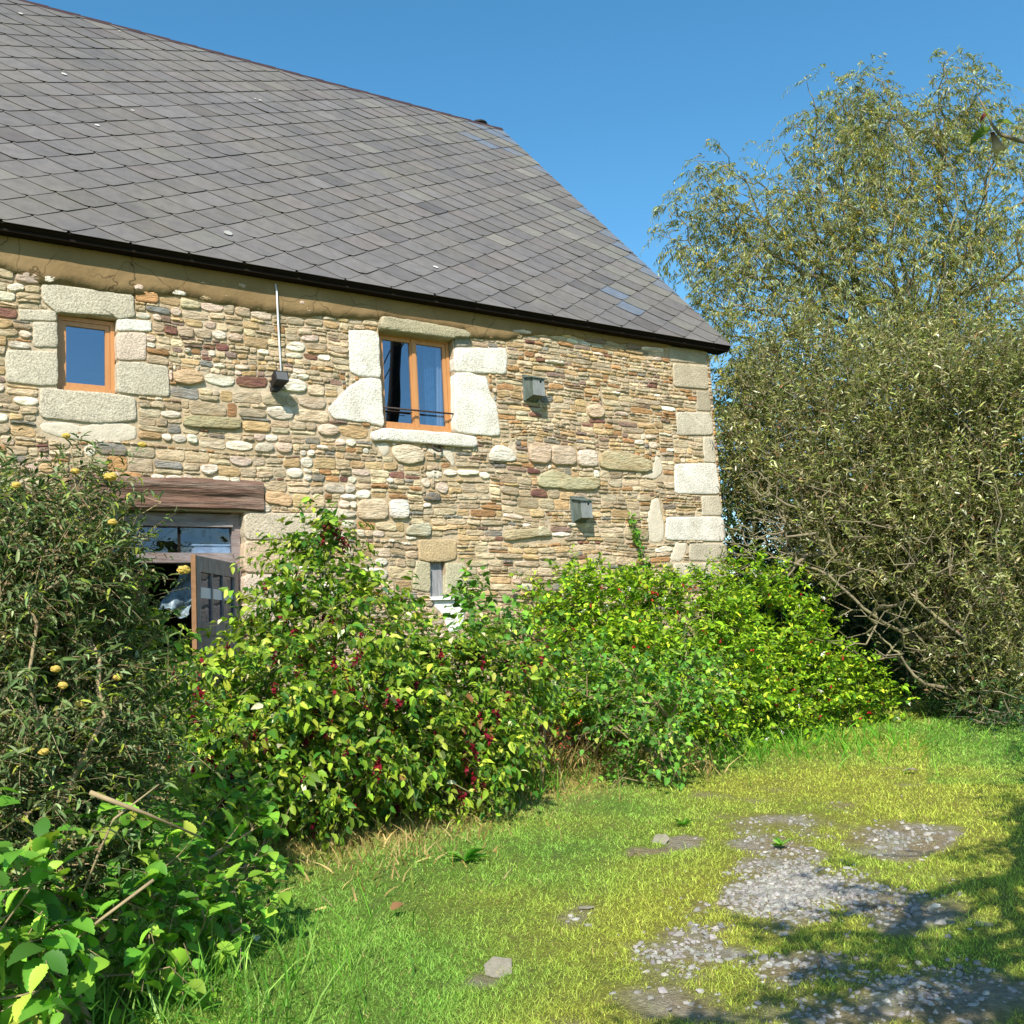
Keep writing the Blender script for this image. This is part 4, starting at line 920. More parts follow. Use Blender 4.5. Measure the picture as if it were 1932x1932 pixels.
fuchsia([(1450, 1200, 110, 100, 13.2, .8), (1480, 1290, 120, 90, 12.8, .8), (1580, 1300, 90, 75, 13.4, .7), (1420, 1340, 110, 50, 12.0, .6), (1470, 1120, 60, 45, 13.8, .5), (1620, 1330, 50, 40, 13.4, .4)], 1480, 13.2, 1600, 'rightmost fuchsia bush spreading onto the lawn past the house corner', 43)
# climbing stem on the wall
def climber():
    pts = [(1215, 1120, 0), (1212, 1085), (1205, 1050), (1196, 1020), (1188, 1000), (1184, 975)]
    Pw = np.array([[*W(q[0], q[1])] for q in pts]); P = np.stack([Pw[:, 0], np.full(len(Pw), D - .07), Pw[:, 1]], -1); t = np.linspace(0, 1, 40)
    q = np.stack([np.interp(t * 5, np.arange(6), P[:, k]) for k in range(3)], -1)
    base = np.array([P[0][0], D - .12, .4]); full = np.vstack([np.linspace(base, q[0], 12)[:-1], q])
    o = empty('climbing_vine', base, 'single climbing vine stem rising up the bare wall towards the lower nest box', 'climber')
    MB().tube(full, .006, 5).build('stem', MT['cane'], o)
    R = np.random.default_rng(5); n = 130; i = R.integers(0, 40, n); pos = q[i] + R.normal(0, .045, (n, 3)) * [1, .4, 1]
    X, fs, k = leaf_arrays(pos, unit(R.normal(0, .6, (n, 3)) + [0, -.5, -.2]), unit(R.normal(0, .4, (n, 3)) + [0, -.8, .6]), R.uniform(.04, .075, n), .6, 'lance')
    mesh('foliage', X, fs, MT['leaf'], o, leafcols(n, k, [(84, 140, 36), (120, 160, 44)], [1, 1], R), smooth=True)
climber()
# small red-leaved plant and dry grass at the lawn edge
o_, *_ = plant('red_leaved_plant', 'small plant with orange red leaves at the lawn edge', 'plant', [(1032, 1385, 32, 40, 9.2, .2)], on_ground(1035, 9.3), R, 70, .18, 8, .03, .5, 'diamond', [(170, 74, 44), (150, 56, 40), (150, 110, 50)], [3, 2, 1], nroots=3, rs=.05, skel=15, r0=.002, upw=1.2, outw=.4)
def grass_tuft(px, py, label, n, h, pal, wts, seed, w=.006, spread=.16, name='grass_tuft'):
    R = np.random.default_rng(seed); g = G(px, py); o = empty(name, g, label, 'grass'); o['kind'] = 'stuff'
    b = np.c_[R.normal(0, spread, (n, 2)), np.zeros(n)] + g; b[:, 2] = gz(b[:, 0], b[:, 1])
    d = unit(R.normal(0, .38, (n, 3)) + [0, 0, 1]); L_ = h * R.uniform(.45, 1.1, n); s = unit(np.cross(d, R.normal(0, 1, (n, 3))))
    bend = np.c_[R.normal(0, .35, (n, 2)), -np.abs(R.normal(.15, .15, n))]
    V = []
    for t, ww in ((0, 1), (.35, .9), (.7, .6), (1, .05)):
        c = b + d * (L_ * t)[:, None] + bend * (L_ * t * t)[:, None]; V += [c - s * w * ww, c + s * w * ww]
    V = np.stack(V, 1).reshape(-1, 3); off = (np.arange(n) * 8)[:, None, None]; Q = (np.array([(0, 1, 3, 2), (2, 3, 5, 4), (4, 5, 7, 6)])[None] + off).reshape(-1, 4)
    mesh('blades', V, [Q], MT['grass'], o, leafcols(n, 8, pal, wts, R)); o.data if 0 else None
    return o
STR = [(190, 168, 112), (160, 138, 84), (120, 128, 56)]
grass_tuft(1120, 1440, 'dry straw coloured grass under the bramble at the bed edge', 420, .38, STR, [3, 2, 1], 51, spread=.45)
grass_tuft(1250, 1455, 'dry grass stems leaning at the right end of the bramble', 260, .45, STR, [3, 2, 1.5], 52, spread=.25)
grass_tuft(985, 1490, 'tuft of long green and dry grass below the last red racemes', 300, .36, [(96, 140, 44), (170, 156, 90)], [2, 1], 53, spread=.25)
grass_tuft(700, 1610, 'short dry grass fringe below the honeysuckle shadow', 500, .16, STR, [3, 2, 2], 54, spread=.5)
grass_tuft(1500, 1395, 'tall fresh grass along the foot of the rightmost fuchsia', 900, .30, [(92, 150, 40), (120, 164, 52)], [2, 1], 55, spread=.9)
grass_tuft(1340, 1420, 'fresh grass clump between bramble and fuchsia', 500, .28, [(92, 150, 40), (130, 160, 60)], [2, 1], 57, spread=.5)
grass_tuft(330, 1885, 'long fresh grass blades at the foot of the left shrubs', 500, .30, [(100, 150, 48), (140, 176, 84), (80, 124, 40)], [3, 1, 2], 56, w=.004, spread=.4)
grass_tuft(130, 1925, 'wide pale grass blades in the lower left corner', 200, .34, [(120, 160, 70), (150, 180, 100)], [2, 1], 58, w=.006, spread=.3)

# felted buddleia with yellow balls, left foreground
BUD = [((112, 130, 84), 4), ((90, 112, 62), 4), ((144, 158, 114), 1.6), ((66, 88, 44), 3.4), ((152, 166, 66), 1.4)]
def left_buddleia():
    R = np.random.default_rng(61)
    ells = [(40, 1010, 85, 80, 5.0, .5), (150, 950, 26, 60, 5.2, .2), (20, 900, 30, 40, 5.1, .2), (30, 1130, 120, 120, 4.8, .6), (150, 1080, 70, 110, 5.0, .5), (110, 1290, 130, 130, 4.8, .6), (215, 1220, 35, 80, 5.2, .3), (60, 1480, 120, 120, 4.6, .5), (230, 1400, 55, 120, 4.9, .4), (110, 1620, 130, 80, 4.5, .4), (235, 1020, 18, 60, 5.3, .15)]
    o, P, O, A = plant('buddleia_bush', 'grey green buddleia with round yellow flower heads in the left foreground', 'shrub', ells, on_ground(60, 5.0), R, 3300, .20, 8, .064, .27, 'lance', stemmat='twig', lo=.5, skel=160, r0=.003, nroots=6, rs=.25,
                       leafm='leafdull', droop=.3, upw=.4, outw=.8, curl=.3, flat=.7, **pw_(BUD))
    # dried panicles: clusters of small brown grains
    f = np.where((O @ -FH) > -.2)[0]; idx = R.choice(f, min(len(f), 420), replace=False); n = 22; T = R.random((len(idx), n))
    ax = unit(O[idx] + R.normal(0, .5, (len(idx), 3)) + [0, 0, .3]); pos = P[idx][:, None] - FH * .1 + ax[:, None] * (T * .16)[..., None] + R.normal(0, .012, (len(idx), n, 3)) * (1.2 - T)[..., None]
    pos = pos.reshape(-1, 3); X, fs, k = leaf_arrays(pos, unit(R.normal(0, 1, pos.shape)), R.normal(0, 1, pos.shape), R.uniform(.010, .02, len(pos)), .8, 'diamond')
    dpn = mesh('dried_panicles', X, fs, MT['petal'], o, leafcols(len(pos), k, [(138, 122, 88), (108, 92, 64), (160, 148, 112)], [3, 3, 1], R)); dpn['kind'] = 'stuff'
    for (px, py, Z) in [(268, 839, 5.0), (142, 889, 4.9), (208, 899, 4.9), (31, 915, 4.6), (212, 985, 4.7), (347, 1075, 5.0), (105, 1262, 4.3), (119, 1293, 4.3), (150, 1328, 4.4), (83, 1418, 4.2), (222, 1278, 4.6), (125, 822, 5.1)]:
        c = At(px, py, Z); sc = .016 * (1.5 if px in (347, 208) else 1); th, ph = np.meshgrid(np.linspace(0, 2 * np.pi, 17)[:-1], np.linspace(.05, np.pi - .05, 10)); u = np.stack([np.sin(ph) * np.cos(th), np.sin(ph) * np.sin(th), np.cos(ph)], -1).reshape(-1, 3)
        bmp = 1 + .35 * (noise3(u * 4.2 + px) - .5) + R.normal(0, .05, len(u)); i, j = np.meshgrid(np.arange(9), np.arange(16), indexing='ij'); Qf = np.stack([i * 16 + j, i * 16 + (j + 1) % 16, (i + 1) * 16 + (j + 1) % 16, (i + 1) * 16 + j], -1).reshape(-1, 4)
        fh = mesh('flower_head', c + u * bmp[:, None] * sc * np.array([1.3, 1, .85]), [Qf], MT['petal'], o, lin((206, 178, 90)) * (.75 + .5 * R.random((len(u), 1))))
    # the long bare broken branch
    MB().tube([At(170, 1495, 4.2), At(235, 1520, 4.2), At(275, 1535, 4.25), At(380, 1580, 4.4)], [.011, .010, .007, .004], 6).tube([At(155, 1690, 4.1), At(190, 1600, 4.15), At(215, 1545, 4.2), At(300, 1480, 4.3)], [.005, .006, .005, .003], 5).tube([At(135, 1780, 3.9), At(190, 1735, 3.9), At(290, 1660, 4.0)], [.004, .006, .007], 5).build('bare_branch', MT['twig'], o, smooth=True)
left_buddleia()
# honeysuckle shoots among it
plant('honeysuckle_bush', 'straggling honeysuckle shoots with few red racemes behind the yellow flowered buddleia', 'shrub', [(150, 1160, 150, 60, 5.6, .3), (250, 1240, 90, 60, 5.8, .3), (90, 1230, 90, 60, 5.2, .3), (330, 1420, 50, 120, 6.0, .3)], on_ground(200, 5.9), R, 200, .26, 7, .085, .55, 'lance',
      nroots=4, skel=40, r0=.003, curl=.5, droop=.4, group='berried honeysuckle bushes along the wall', **pw_(LEY))
def loose_racemes():
    pass
# raspberries lower left
RL = [((116, 164, 52), 4), ((92, 142, 48), 4), ((148, 184, 66), 2), ((66, 108, 40), 2), ((156, 172, 66), .3)]
def big_rasp(ells, rootpx, Z, n, label, seed, size=.10):
    R = np.random.default_rng(seed)
    return plant('raspberry_bush', label, 'bramble', ells, on_ground(rootpx, Z), R, n, .20, 4, size, .72, 'serrate', stemmat='twig', lo=.35, skel=30, r0=.003, nroots=5, rs=.18, droop=.3, upw=.4, outw=.7, curl=.25, flat=1.3, spread=1.3, group='broad leaved raspberry bushes in the left foreground', **pw_(RL))
big_rasp([(60, 1690, 110, 110, 4.0, .35), (40, 1820, 110, 80, 3.9, .3)], 60, 4.1, 85, 'raspberry bush with the largest leaves in the lower left corner', 71, .115)
big_rasp([(200, 1760, 110, 90, 4.3, .35), (130, 1590, 110, 60, 4.5, .3), (200, 1830, 120, 50, 4.2, .3)], 180, 4.4, 105, 'raspberry bush with three broad leaves below the bare branches', 72, .11)
big_rasp([(330, 1640, 110, 90, 4.9, .35), (370, 1740, 80, 70, 4.8, .3), (410, 1690, 70, 70, 5.1, .3), (300, 1790, 90, 45, 4.6, .3)], 330, 4.9, 130, 'raspberry bush reaching over the lawn edge at lower left', 73, .10)
big_rasp([(430, 1540, 90, 50, 6.3, .35), (500, 1570, 60, 40, 6.8, .3), (380, 1560, 80, 60, 6.0, .35)], 420, 6.4, 110, 'raspberry bush in front of the first honeysuckle', 74, .095)

# ---- right: old buddleia with many bare branches
BR = [((148, 150, 90), 4), ((122, 130, 68), 4), ((186, 184, 138), 1.8), ((88, 96, 48), 3), ((134, 104, 76), .6), ((222, 220, 190), .4)]
def right_buddleia():
    R = np.random.default_rng(81)
    ells = [(1600, 900, 200, 190, 12.2, 1.3), (1800, 830, 200, 190, 12.0, 1.4), (1480, 800, 110, 110, 12.8, .8), (1700, 1010, 190, 150, 11.6, 1.2), (1860, 1040, 180, 180, 11.2, 1.2), (1430, 880, 70, 110, 12.8, .6), (1890, 1230, 110, 130, 10.8, .8), (1540, 700, 120, 60, 13, .7), (1770, 700, 200, 80, 12.6, 1.), (1950, 800, 140, 240, 11.5, 1.2), (1560, 1010, 110, 60, 11.9, .6), (1900, 1300, 80, 60, 10.6, .5)]
    K_ = 1.2
    ells = [(e[0], e[1], e[2], e[3], e[4] * K_, e[5] * 1.15) for e in ells]
    o, P, O, A = plant('buddleia_tree', 'large olive buddleia with a mass of bare yellowish branches on the right', 'shrub', ells, on_ground(1840, 11.9 * K_), R, 9200, .38, 10, .10, .27, 'lance', stemmat='bark', lo=.35, skel=1500, r0=.0045, clump=(12, .22), sr=.005, nroots=3, rs=.25, kk=.42, pw=.40,
                 leafm='leafdull', droop=.1, upw=.9, outw=.6, curl=.1, flat=.5, rnd=.35, **pw_(BR))
    # bare leafless sprays at the lower left side
    tips = [At(1370 + R.uniform(-15, 120), R.uniform(980, 1100), R.uniform(11, 12) * K_) for _ in range(90)] + [At(R.uniform(1400, 1600), R.uniform(880, 1050), R.uniform(11, 11.8) * K_) for _ in range(260)] + [At(R.uniform(1550, 1900), R.uniform(980, 1250), R.uniform(10.3, 11.2) * K_) for _ in range(240)]
    r2 = [on_ground(1840, 11.9 * K_), At(1720, 1200, 11.4 * K_), At(1600, 1080, 11.4 * K_), At(1650, 1150, 11.4 * K_)]
    A, par, w = grow(r2, np.array(tips), R, kk=.3, wob=.1); V, f = tubes(A, par, w, .0045, .42); mesh('bare_branches', V, f, MT['bark'], o, smooth=True)
    main = MB()
    for q in [[(1840, 1330, 11.9), (1750, 1240, 11.6), (1660, 1130, 11.4), (1590, 1020, 11.5), (1540, 940, 11.8), (1500, 850, 12.2)], [(1840, 1330, 11.9), (1790, 1260, 11.6), (1700, 1190, 11.2), (1640, 1160, 11.), (1560, 1080, 11.1), (1450, 1050, 11.3), (1372, 1088, 11.4)],
              [(1850, 1330, 11.8), (1850, 1230, 11.4), (1780, 1120, 11.3), (1760, 1000, 11.6), (1790, 860, 12.)], [(1860, 1330, 11.7), (1900, 1240, 11.2), (1880, 1100, 11.1), (1920, 960, 11.3)], [(1840, 1330, 11.9), (1780, 1220, 11.5), (1690, 1060, 11.7), (1620, 1000, 11.9), (1600, 860, 12.3)],
              [(1850, 1340, 11.4), (1800, 1300, 10.9), (1740, 1290, 10.7), (1690, 1230, 10.7), (1650, 1190, 10.8)], [(1700, 1190, 11.2), (1790, 1170, 10.9), (1850, 1190, 10.7), (1925, 1230, 10.6)]]:
        P_ = np.array([At(x[0], x[1], x[2] * K_) for x in q]); t = np.linspace(0, len(q) - 1, 24); P_ = np.stack([np.interp(t, np.arange(len(q)), P_[:, k]) for k in range(3)], -1)
        P_[1:-1] = (P_[:-2] + 2 * P_[1:-1] + P_[2:]) / 4; P_ += R.normal(0, .012, P_.shape); main.tube(P_, np.linspace(.036, .008, 24), 7)
    main.build('limbs', MT['bark'], o, smooth=True)
right_buddleia()

# ---- willow behind
WI = [((140, 146, 94), 4), ((124, 128, 66), 4), ((172, 178, 150), 2.4), ((112, 120, 60), 2.5), ((182, 162, 62), 1.3)]
def willow():
    R = np.random.default_rng(91)
    ells = [(1700, 290, 150, 150, 20.5, 1.8), (1800, 190, 80, 85, 20, 1.0), (1590, 360, 150, 130, 20.3, 1.7), (1440, 430, 130, 90, 19.8, 1.1), (1330, 420, 80, 65, 19.5, .7), (1520, 500, 200, 130, 19.5, 1.6), (1720, 500, 200, 170, 19.5, 2.), (1890, 400, 170, 190, 20, 2.), (1390, 570, 90, 60, 19.3, .8), (1570, 640, 230, 90, 18.8, 1.4),
            (1800, 640, 200, 90, 18.8, 1.4), (1900, 250, 60, 60, 20.5, .8), (1540, 240, 60, 60, 20.5, .7), (1350, 330, 35, 45, 19.8, .4), (1620, 190, 70, 60, 20.5, .8), (1400, 700, 60, 110, 18.6, .7), (1290, 480, 50, 50, 19.3, .5)]
    root = on_ground(1790, 20.)
    o = empty('willow_tree', root, 'tall silvery willow with drooping narrow leaves rising behind the olive shrub', 'tree')
    P, O = in_ell(ells, 6400, R, .30, (16, .34)); NP_, NO_ = P, O
    idx = R.choice(len(P), 1100, replace=False); A, par, w = grow([root, root + [0, 0, 3.5], root + [-.3, 0, 6.0]], P[idx], R, kk=.5, wob=.12)
    dm = np.array([np.min(np.sum((A - p) ** 2, 1)) for p in P]) ** .5; edge = np.array([np.sort(np.sum((P - p) ** 2, 1))[8] for p in P]) ** .5; kp = (dm < .38) & (edge < .75); P = P[kp]; O = O[kp]
    X, fs, col, stem, pos = sprays(P, O, R, .48, 18, .115, .21, 'diamond', sr=.002, droop=.75, upw=.45, outw=.55, curl=.8, flat=.3, rnd=.55, spread=.7, **pw_(WI))
    mesh('crown', X, fs, MT['leafdull'], o, col, smooth=False)
    par[1] = 0; par[2] = 1; w[1] = w[1] + w[2]; w[0] = w[1]
    V1, f1 = tubes(A, par, w, .005, .5, 6, .28); V2, f2 = stem; V, ff, _ = merge([(V1, f1, np.zeros((len(V1), 3))), (V2, f2, np.zeros((len(V2), 3)))])
    mesh('trunk', V, ff, MT['bark'], o, smooth=True)
willow()
# ---- dark evergreens closing the view behind the house corner
DG = [((52, 84, 40), 4), ((38, 66, 32), 4), ((80, 112, 56), 1.5), ((92, 96, 46), 1)]
def dark(ells, rootpx, Z, n, label, seed, size=.10, pal=DG):
    R = np.random.default_rng(seed)
    plant('evergreen_bush', label, 'shrub', ells, on_ground(rootpx, Z), R, n, .4, 9, size, .5, 'lance', stemmat='bark', lo=.3, skel=130, r0=.006, clump=(9, .2), nroots=3, rs=.3, curl=.3, flat=.6, group='dark evergreen bushes behind the house corner', **pw_(pal))
dark([(1400, 980, 70, 110, 18.2, .9), (1440, 1110, 90, 110, 17.6, .9), (1390, 870, 45, 60, 18.5, .6)], 1410, 18.2, 900, 'dark ivy leaved bush touching the corner quoins', 101)
dark([(1540, 1120, 120, 130, 17.6, 1.2), (1580, 1230, 140, 80, 16.6, .9), (1480, 1200, 80, 60, 16.8, .6)], 1550, 17.8, 1500, 'dark bush in the hollow under the bare branches', 102)
dark([(1700, 1080, 180, 190, 18.5, 1.2), (1740, 1230, 160, 90, 17.0, 1.), (1560, 900, 140, 130, 19., 1.2)], 1700, 18.5, 2000, 'dark bush behind the limbs of the olive shrub', 103, .12)
dark([(1900, 1080, 160, 220, 17.8, 1.3), (1930, 1250, 110, 90, 16.0, .9), (1800, 860, 260, 150, 19.5, 1.5)], 1900, 17.8, 2000, 'dark bush at the right edge of the photo', 104, .12)
dark([(1440, 760, 90, 110, 19.6, .8), (1380, 800, 40, 90, 19.2, .5)], 1440, 19.6, 500, 'olive bush top beside the roof overhang', 105, .10, WI)
dark([(1480, 1120, 130, 70, 27, 1.5), (1640, 1110, 160, 80, 27, 1.5), (1800, 1100, 160, 80, 27, 1.5), (1960, 1100, 160, 90, 27, 1.5)], 1650, 27., 2400, 'far dark hedge seen in gaps between the evergreen bushes', 107, .16)
dark([(1700, 1240, 60, 40, 14.6, .5), (1800, 1290, 80, 45, 13.6, .6), (1880, 1340, 70, 35, 12.2, .5)], 1780, 14.0, 330, 'low dark undergrowth at the foot of the olive shrub', 106, .07)

# ---- tree whose canopy overhangs the lawn on the right; only a twig end enters the frame
def overhang():
    R = np.random.default_rng(111); root = np.array([7.5, -.6, 0.]); root[2] = float(gz(7.5, -.6))
    o = empty('overhanging_tree', root, 'tree whose budding twig with a dead curled leaf hangs into the upper right', 'tree')
    s = LD / -LD[2]; P = []
    for (px, py, rx, ry, n) in [(1740, 1810, 180, 70, 120), (1500, 1760, 90, 35, 34), (1580, 1640, 60, 20, 8), (1620, 1740, 90, 40, 30), (1870, 1640, 80, 80, 70), (1560, 1880, 120, 50, 40), (1890, 1900, 90, 60, 80), (1910, 1520, 50, 60, 70), (1300, 1935, 110, 30, 14), (1690, 1545, 60, 14, 4), (1640, 1690, 70, 25, 12), (1925, 1420, 30, 40, 30), (1790, 1720, 120, 60, 36)]:
        u = R.normal(0, .6, (n, 2)); g = np.array([G(px + rx * a, py + ry * b) for a, b in u]); h = R.uniform(2.6, 4.2, n); P.append(g - s * h[:, None])
    P = np.concatenate(P); px, py, Z = proj(P); vis = (Z > .3) & (px > -60) & (px < 1990) & (py > -80) & (py < 2000); P = P[~vis]; O = unit(P - P.mean(0) + [0, 0, .5])
    X, fs, col, stem, pos = sprays(P, O, R, .26, 8, .085, .42, 'lance', upw=.2, outw=.5, **pw_(GRN))
    px, py, Z = proj(X); k = len(TPL['lance'][0]); bad = ((Z > .2) & (px > -20) & (px < 1950) & (py > -20)).reshape(-1, k).any(1)
    keep = ~bad; nk = keep.sum(); X = X.reshape(-1, k, 3)[keep].reshape(-1, 3); col = col.reshape(-1, k, 3)[keep].reshape(-1, 3); fs = [(np.array(TPL['lance'][2])[None] + (np.arange(nk) * k)[:, None, None]).reshape(-1, 3)]
    mesh('crown', X, fs, MT['leaf'], o, col, smooth=True)
    r0_ = root + [0, 0, 3.2]
    A, par, w = grow([root, r0_], P, R, kk=.5); par[1] = 0; w[0] = w[1]; a = A[np.maximum(par, 0)]; m1 = proj(A); m2 = proj(a)
    inf = lambda q: (q[2] > .2) & (q[0] > -40) & (q[0] < 1975) & (q[1] > -40)
    par = np.where(inf(m1) | inf(m2), -1, par); V, f = tubes(A, par, w, .004, .5, 5, .16); mesh('trunk', V, f, MT['bark'], o, smooth=True)
    # the twig with a dead curled leaf
    m = MB(); Zt = 2.4
    m.tube([At(2060, 300, Zt), At(1980, 275, Zt), At(1925, 266, Zt), At(1885, 253, Zt), At(1872, 235, Zt), At(1858, 205, Zt), At(1845, 182, Zt)], [.006, .0055, .005, .004, .0035, .0025, .0015], 7)
    m.build('twig', MT['bark'], o, smooth=True)
    tp = np.array([At(1868, 240, Zt), At(1864, 226, Zt), At(1876, 232, Zt), At(1860, 212, Zt)]); tip = np.array([At(1836, 262, Zt - .03), At(1862, 208, Zt - .02), At(1915, 228, Zt), At(1850, 228, Zt)])
    L_ = np.linalg.norm(tip - tp, axis=1); X, fs, k = leaf_arrays(tp, tip - tp, np.array([-FH + UP * .5] * 4), L_ * 1.1, .35, 'lance'); mesh('young_leaves', X, fs, MT['leaf'], o, np.repeat(np.array([lin((88, 110, 30)), lin((150, 175, 90)), lin((110, 130, 50)), lin((120, 50, 38))]), k, 0), smooth=True)
    # dead curled brown leaf hanging from the twig
    a, b = At(1872, 250, Zt), At(1888, 287, Zt - .01); n = 9; t = np.linspace(0, 1, n); Vv = []
    for j in range(7):
        ph = (j / 6 - .5) * 4.2
        ww = .013 * (.35 + .9 * t ** 1.3) * (1 - .55 * (t > .95)); side = np.cos(ph) * FH * -1 + np.sin(ph) * RH
        Vv.append(a + (b - a) * t[:, None] + side * ww[:, None])
    Vv = np.array(Vv).reshape(-1, 3); i = (np.arange(6)[:, None] * n + np.arange(n - 1)).ravel(); tt = np.tile(t, 7)[:, None]
    mesh('dead_leaf', Vv, [np.stack([i, i + 1, i + n + 1, i + n], -1)], MT['leafdull'], o, lin((64, 36, 26)) * (1 - tt) + lin((190, 172, 140)) * tt, smooth=True)
overhang()

# ------------------------------------------------------------------ lawn, gravel and small things lying on it
def lawn():
    R = np.random.default_rng(201); N = 800000
    r = np.exp(R.uniform(np.log(3.4), np.log(24), N)); a = R.uniform(-.58, .58, N)
    x = r * (FH[0] * np.cos(a) + RH[0] * np.sin(a)); y = r * (FH[1] * np.cos(a) + RH[1] * np.sin(a))
    keep = (y < 7.4 + .22 * np.clip(x - 3, 0, 20) + .4 * (fbm2(x * .8, y * .8, 3, 4.) - .5)) | (x > 13); keep &= y > .5
    x, y, r = x[keep], y[keep], r[keep]
    b = bare(x, y); keep = R.random(len(x)) > np.clip(b * 1.3 * (.45 + 1.1 * fbm2(x * 13, y * 13, 2, 3.)) - .05, 0, .90); x, y, r, b = x[keep], y[keep], r[keep], b[keep]
    t, d = lawn_tone(x, y); n = len(x)
    z = gz(x, y) - .012 + (fbm2(x * 1.3, y * 1.3, 3) - .5) * .05
    px, py, Z = proj(np.stack([x, y, z], -1)); edge = np.exp(-((py - (1620 - (px - 430) * .27)) / 40.) ** 2)
    tall = .8 + 1.1 * fbm2(x * 1.7, y * 1.7, 3, 2.) + .9 * edge + .5 * ((px < 480) & (py > 1780))
    h = np.clip(R.gamma(6, .0033, n), .008, .075) * tall * (1 - .45 * np.clip(b * 1.5, 0, 1)) * (1 + .02 * r)
    w = .0016 * (r / 4.2) ** .95 * R.uniform(.7, 1.3, n)
    base = np.stack([x, y, z], -1); lean = np.c_[R.normal(0, .42, (n, 2)), np.ones(n)]; lean = unit(lean); s = unit(np.c_[R.normal(0, 1, (n, 2)), np.zeros(n)])
    bend = np.c_[R.normal(0, .4, (n, 2)), -.15 * np.ones(n)]
    V = np.stack([base - s * w[:, None], base + s * w[:, None], base + lean * (h * .6)[:, None] + bend * (h * .3)[:, None] + s * (w * .8)[:, None], base + lean * (h * .6)[:, None] + bend * (h * .3)[:, None] - s * (w * .8)[:, None], base + lean * h[:, None] + bend * h[:, None]], 1)
    off = (np.arange(n) * 5)[:, None]; Q = np.array([0, 1, 2, 3])[None] + off; T = np.array([3, 2, 4])[None] + off
    g1, g2, y1 = lin((122, 168, 66)), lin((156, 196, 92)), lin((178, 188, 80)); m = R.random((n, 1))
    gc = g1 * (1 - m) + g2 * m; yc = y1 * (.8 + .5 * m); col = gc * (1 - t[:, None]) + yc * t[:, None]
    st = (R.random(n) < .03 + .75 * d + .2 * np.clip(b, 0, 1))[:, None]; col = np.where(st, lin((186, 166, 106)) * (.7 + .5 * m), col) * np.exp(R.normal(0, .16, (n, 1)))
    o = mesh('grass', V.reshape(-1, 3), [Q, T], MT['grass'], None, np.repeat(col, 5, 0)); tag(o, 'short patchy lawn grass, green to yellow, thinning over gravel', 'grass', kind='stuff')
lawn()
def chunk(P, S, R, flat=.75):
    """small faceted stones"""
    ph = (1 + 5 ** .5) / 2
    B = np.array([(-1, ph, 0), (1, ph, 0), (-1, -ph, 0), (1, -ph, 0), (0, -1, ph), (0, 1, ph), (0, -1, -ph), (0, 1, -ph), (ph, 0, -1), (ph, 0, 1), (-ph, 0, -1), (-ph, 0, 1)]) / 1.9
    Fc = np.array([(0, 11, 5), (0, 5, 1), (0, 1, 7), (0, 7, 10), (0, 10, 11), (1, 5, 9), (5, 11, 4), (11, 10, 2), (10, 7, 6), (7, 1, 8), (3, 9, 4), (3, 4, 2), (3, 2, 6), (3, 6, 8), (3, 8, 9), (4, 9, 5), (2, 4, 11), (6, 2, 10), (8, 6, 7), (9, 8, 1)])
    n = len(P); V = B[None] * R.uniform(.7, 1.25, (n, 12, 1)); V = V * np.stack([R.uniform(.7, 1.5, n), R.uniform(.6, 1.1, n), flat * R.uniform(.6, 1.2, n)], -1)[:, None]
    a = R.uniform(0, 6.28, n); c, s = np.cos(a)[:, None], np.sin(a)[:, None]; V = np.stack([V[..., 0] * c - V[..., 1] * s, V[..., 0] * s + V[..., 1] * c, V[..., 2] + .15 * V[..., 0] * R.normal(0, 1, (n, 1))], -1) * S[:, None, None] + P[:, None]
    return V.reshape(-1, 3), [(Fc[None] + (np.arange(n) * 12)[:, None, None]).reshape(-1, 3)]
def gravel():
    R = np.random.default_rng(202); P = []; S = []
    for (cx, cy, rx, ry, n, smax) in [(1500, 1680, 130, 50, 5200, .036), (1440, 1580, 100, 35, 500, .035), (1310, 1740, 45, 25, 140, .05), (1700, 1570, 80, 35, 330, .05), (1700, 1700, 120, 60, 380, .045), (1590, 1850, 160, 70, 900, .034), (1420, 1820, 220, 80, 900, .04), (1790, 1850, 130, 60, 500, .034), (1250, 1800, 110, 40, 500, .035), (1560, 1540, 120, 40, 500, .03), (1090, 1735, 30, 18, 40, .05)]:
        q = R.normal(0, .62, (n, 2)); g = [G(cx + rx * a, cy + ry * b) for a, b in q]; P += g; S += list(R.uniform(.2, 1, n) ** 2.6 * smax * .6)
    P = np.array(P); S = np.array(S); kk = R.random(len(P)) < np.clip(bare(P[:, 0], P[:, 1]) * 1.2, .04, 1); P = P[kk]; S = S[kk]; P[:, 2] += (fbm2(P[:, 0] * 1.3, P[:, 1] * 1.3, 3) - .5) * .05 + S * .02
    V, f = chunk(P, S, R); c = lin((138, 135, 128)) * np.exp(R.normal(0, .2, (len(P), 1))) * (1 + R.normal(0, .03, (len(P), 3)))
    o = mesh('gravel', V, f, MT['gravel'], None, np.repeat(c, 12, 0)); tag(o, 'grey stone chips scattered in the worn lawn', 'gravel', kind='stuff')
gravel()
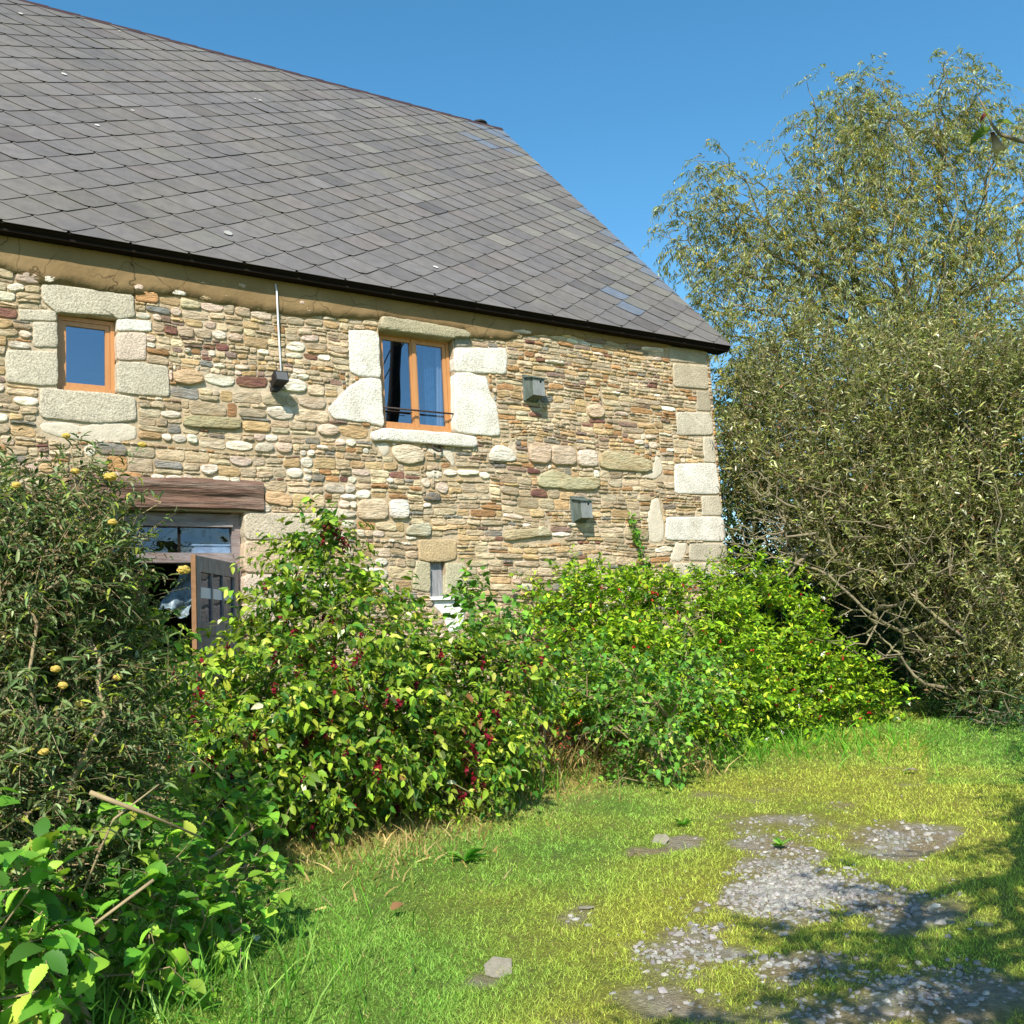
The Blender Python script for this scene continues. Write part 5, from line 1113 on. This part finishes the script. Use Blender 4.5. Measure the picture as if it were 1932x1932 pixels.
for k, (px, py, s, lab) in enumerate([(1092, 1740, .085, 'flat grey stone in the lawn left of the gravel patch'), (938, 1830, .085, 'flat grey stone in the lawn nearest the bottom middle'), (1106, 1712, .05, 'smaller stone touching the lawn stone left of the gravel'), (1243, 1590, .09, 'pale flat stone in the lawn above the gravel patch'), (1690, 1862, .11, 'flat stone chip in the dappled shade'), (1855, 1742, .09, 'grey stone chip near the right edge in shade')]):
    g = G(px, py); Rk = np.random.default_rng(300 + k); V, f = chunk(np.array([g + [0, 0, .0]]), np.array([s]), Rk, .06)
    o = mesh('flat_stone', V, f, MT['gravel'], None, np.repeat(lin((134, 128, 112))[None], 12, 0), loc=g); tag(o, lab, 'stone', 'flat stones lying in the lawn')
def flat_leaf(name, px, py, size, colr, label, cat, ang, tpl='ovate', zup=.035):
    g = G(px, py) + [0, 0, zup]; d = np.array([[math.cos(ang), math.sin(ang), .25]]); X, fs, k = leaf_arrays(g[None], d, np.array([[.2, -.3, 1.]]), np.array([size]), .5, tpl)
    o = mesh(name, X, fs, MT['leafdull'], None, np.repeat(lin(colr)[None], k, 0), smooth=True, loc=g); tag(o, label, cat)
flat_leaf('fallen_leaf', 738, 1730, .11, (150, 110, 76), 'curled brown fallen leaf on the green lawn', 'leaf', .3)
flat_leaf('feather', 484, 1800, .10, (226, 220, 208), 'white feather at the edge of the raspberry bushes', 'feather', 1.2, 'lance', .06)
flat_leaf('fallen_twig', 1735, 1462, .16, (150, 140, 120), 'small grey twig lying on the far lawn', 'twig', 2.6, 'lance')
def rosette(px, py, n, size, label):
    R = np.random.default_rng(px); g = G(px, py); o = empty('lawn_weed', g, label, 'weed'); a = R.uniform(0, 6.28, n); d = np.stack([np.cos(a), np.sin(a), R.uniform(.3, 1.1, n)], -1)
    X, fs, k = leaf_arrays(np.repeat((g + [0, 0, .01])[None], n, 0), d, np.array([[0, 0, 1.]] * n) + R.normal(0, .3, (n, 3)), R.uniform(.6, 1.1, n) * size, .28, 'lance'); mesh('leaves', X, fs, MT['leaf'], o, leafcols(n, k, [(92, 146, 44), (120, 164, 60)], [1, 1], R), smooth=True)
rosette(878, 1628, 12, .16, 'broad bladed weed rosette in the middle of the lawn')
rosette(1475, 1600, 16, .09, 'bright green weed tuft in the upper gravel patch')
rosette(1290, 1560, 12, .09, 'small weed tuft left of the upper gravel patch')
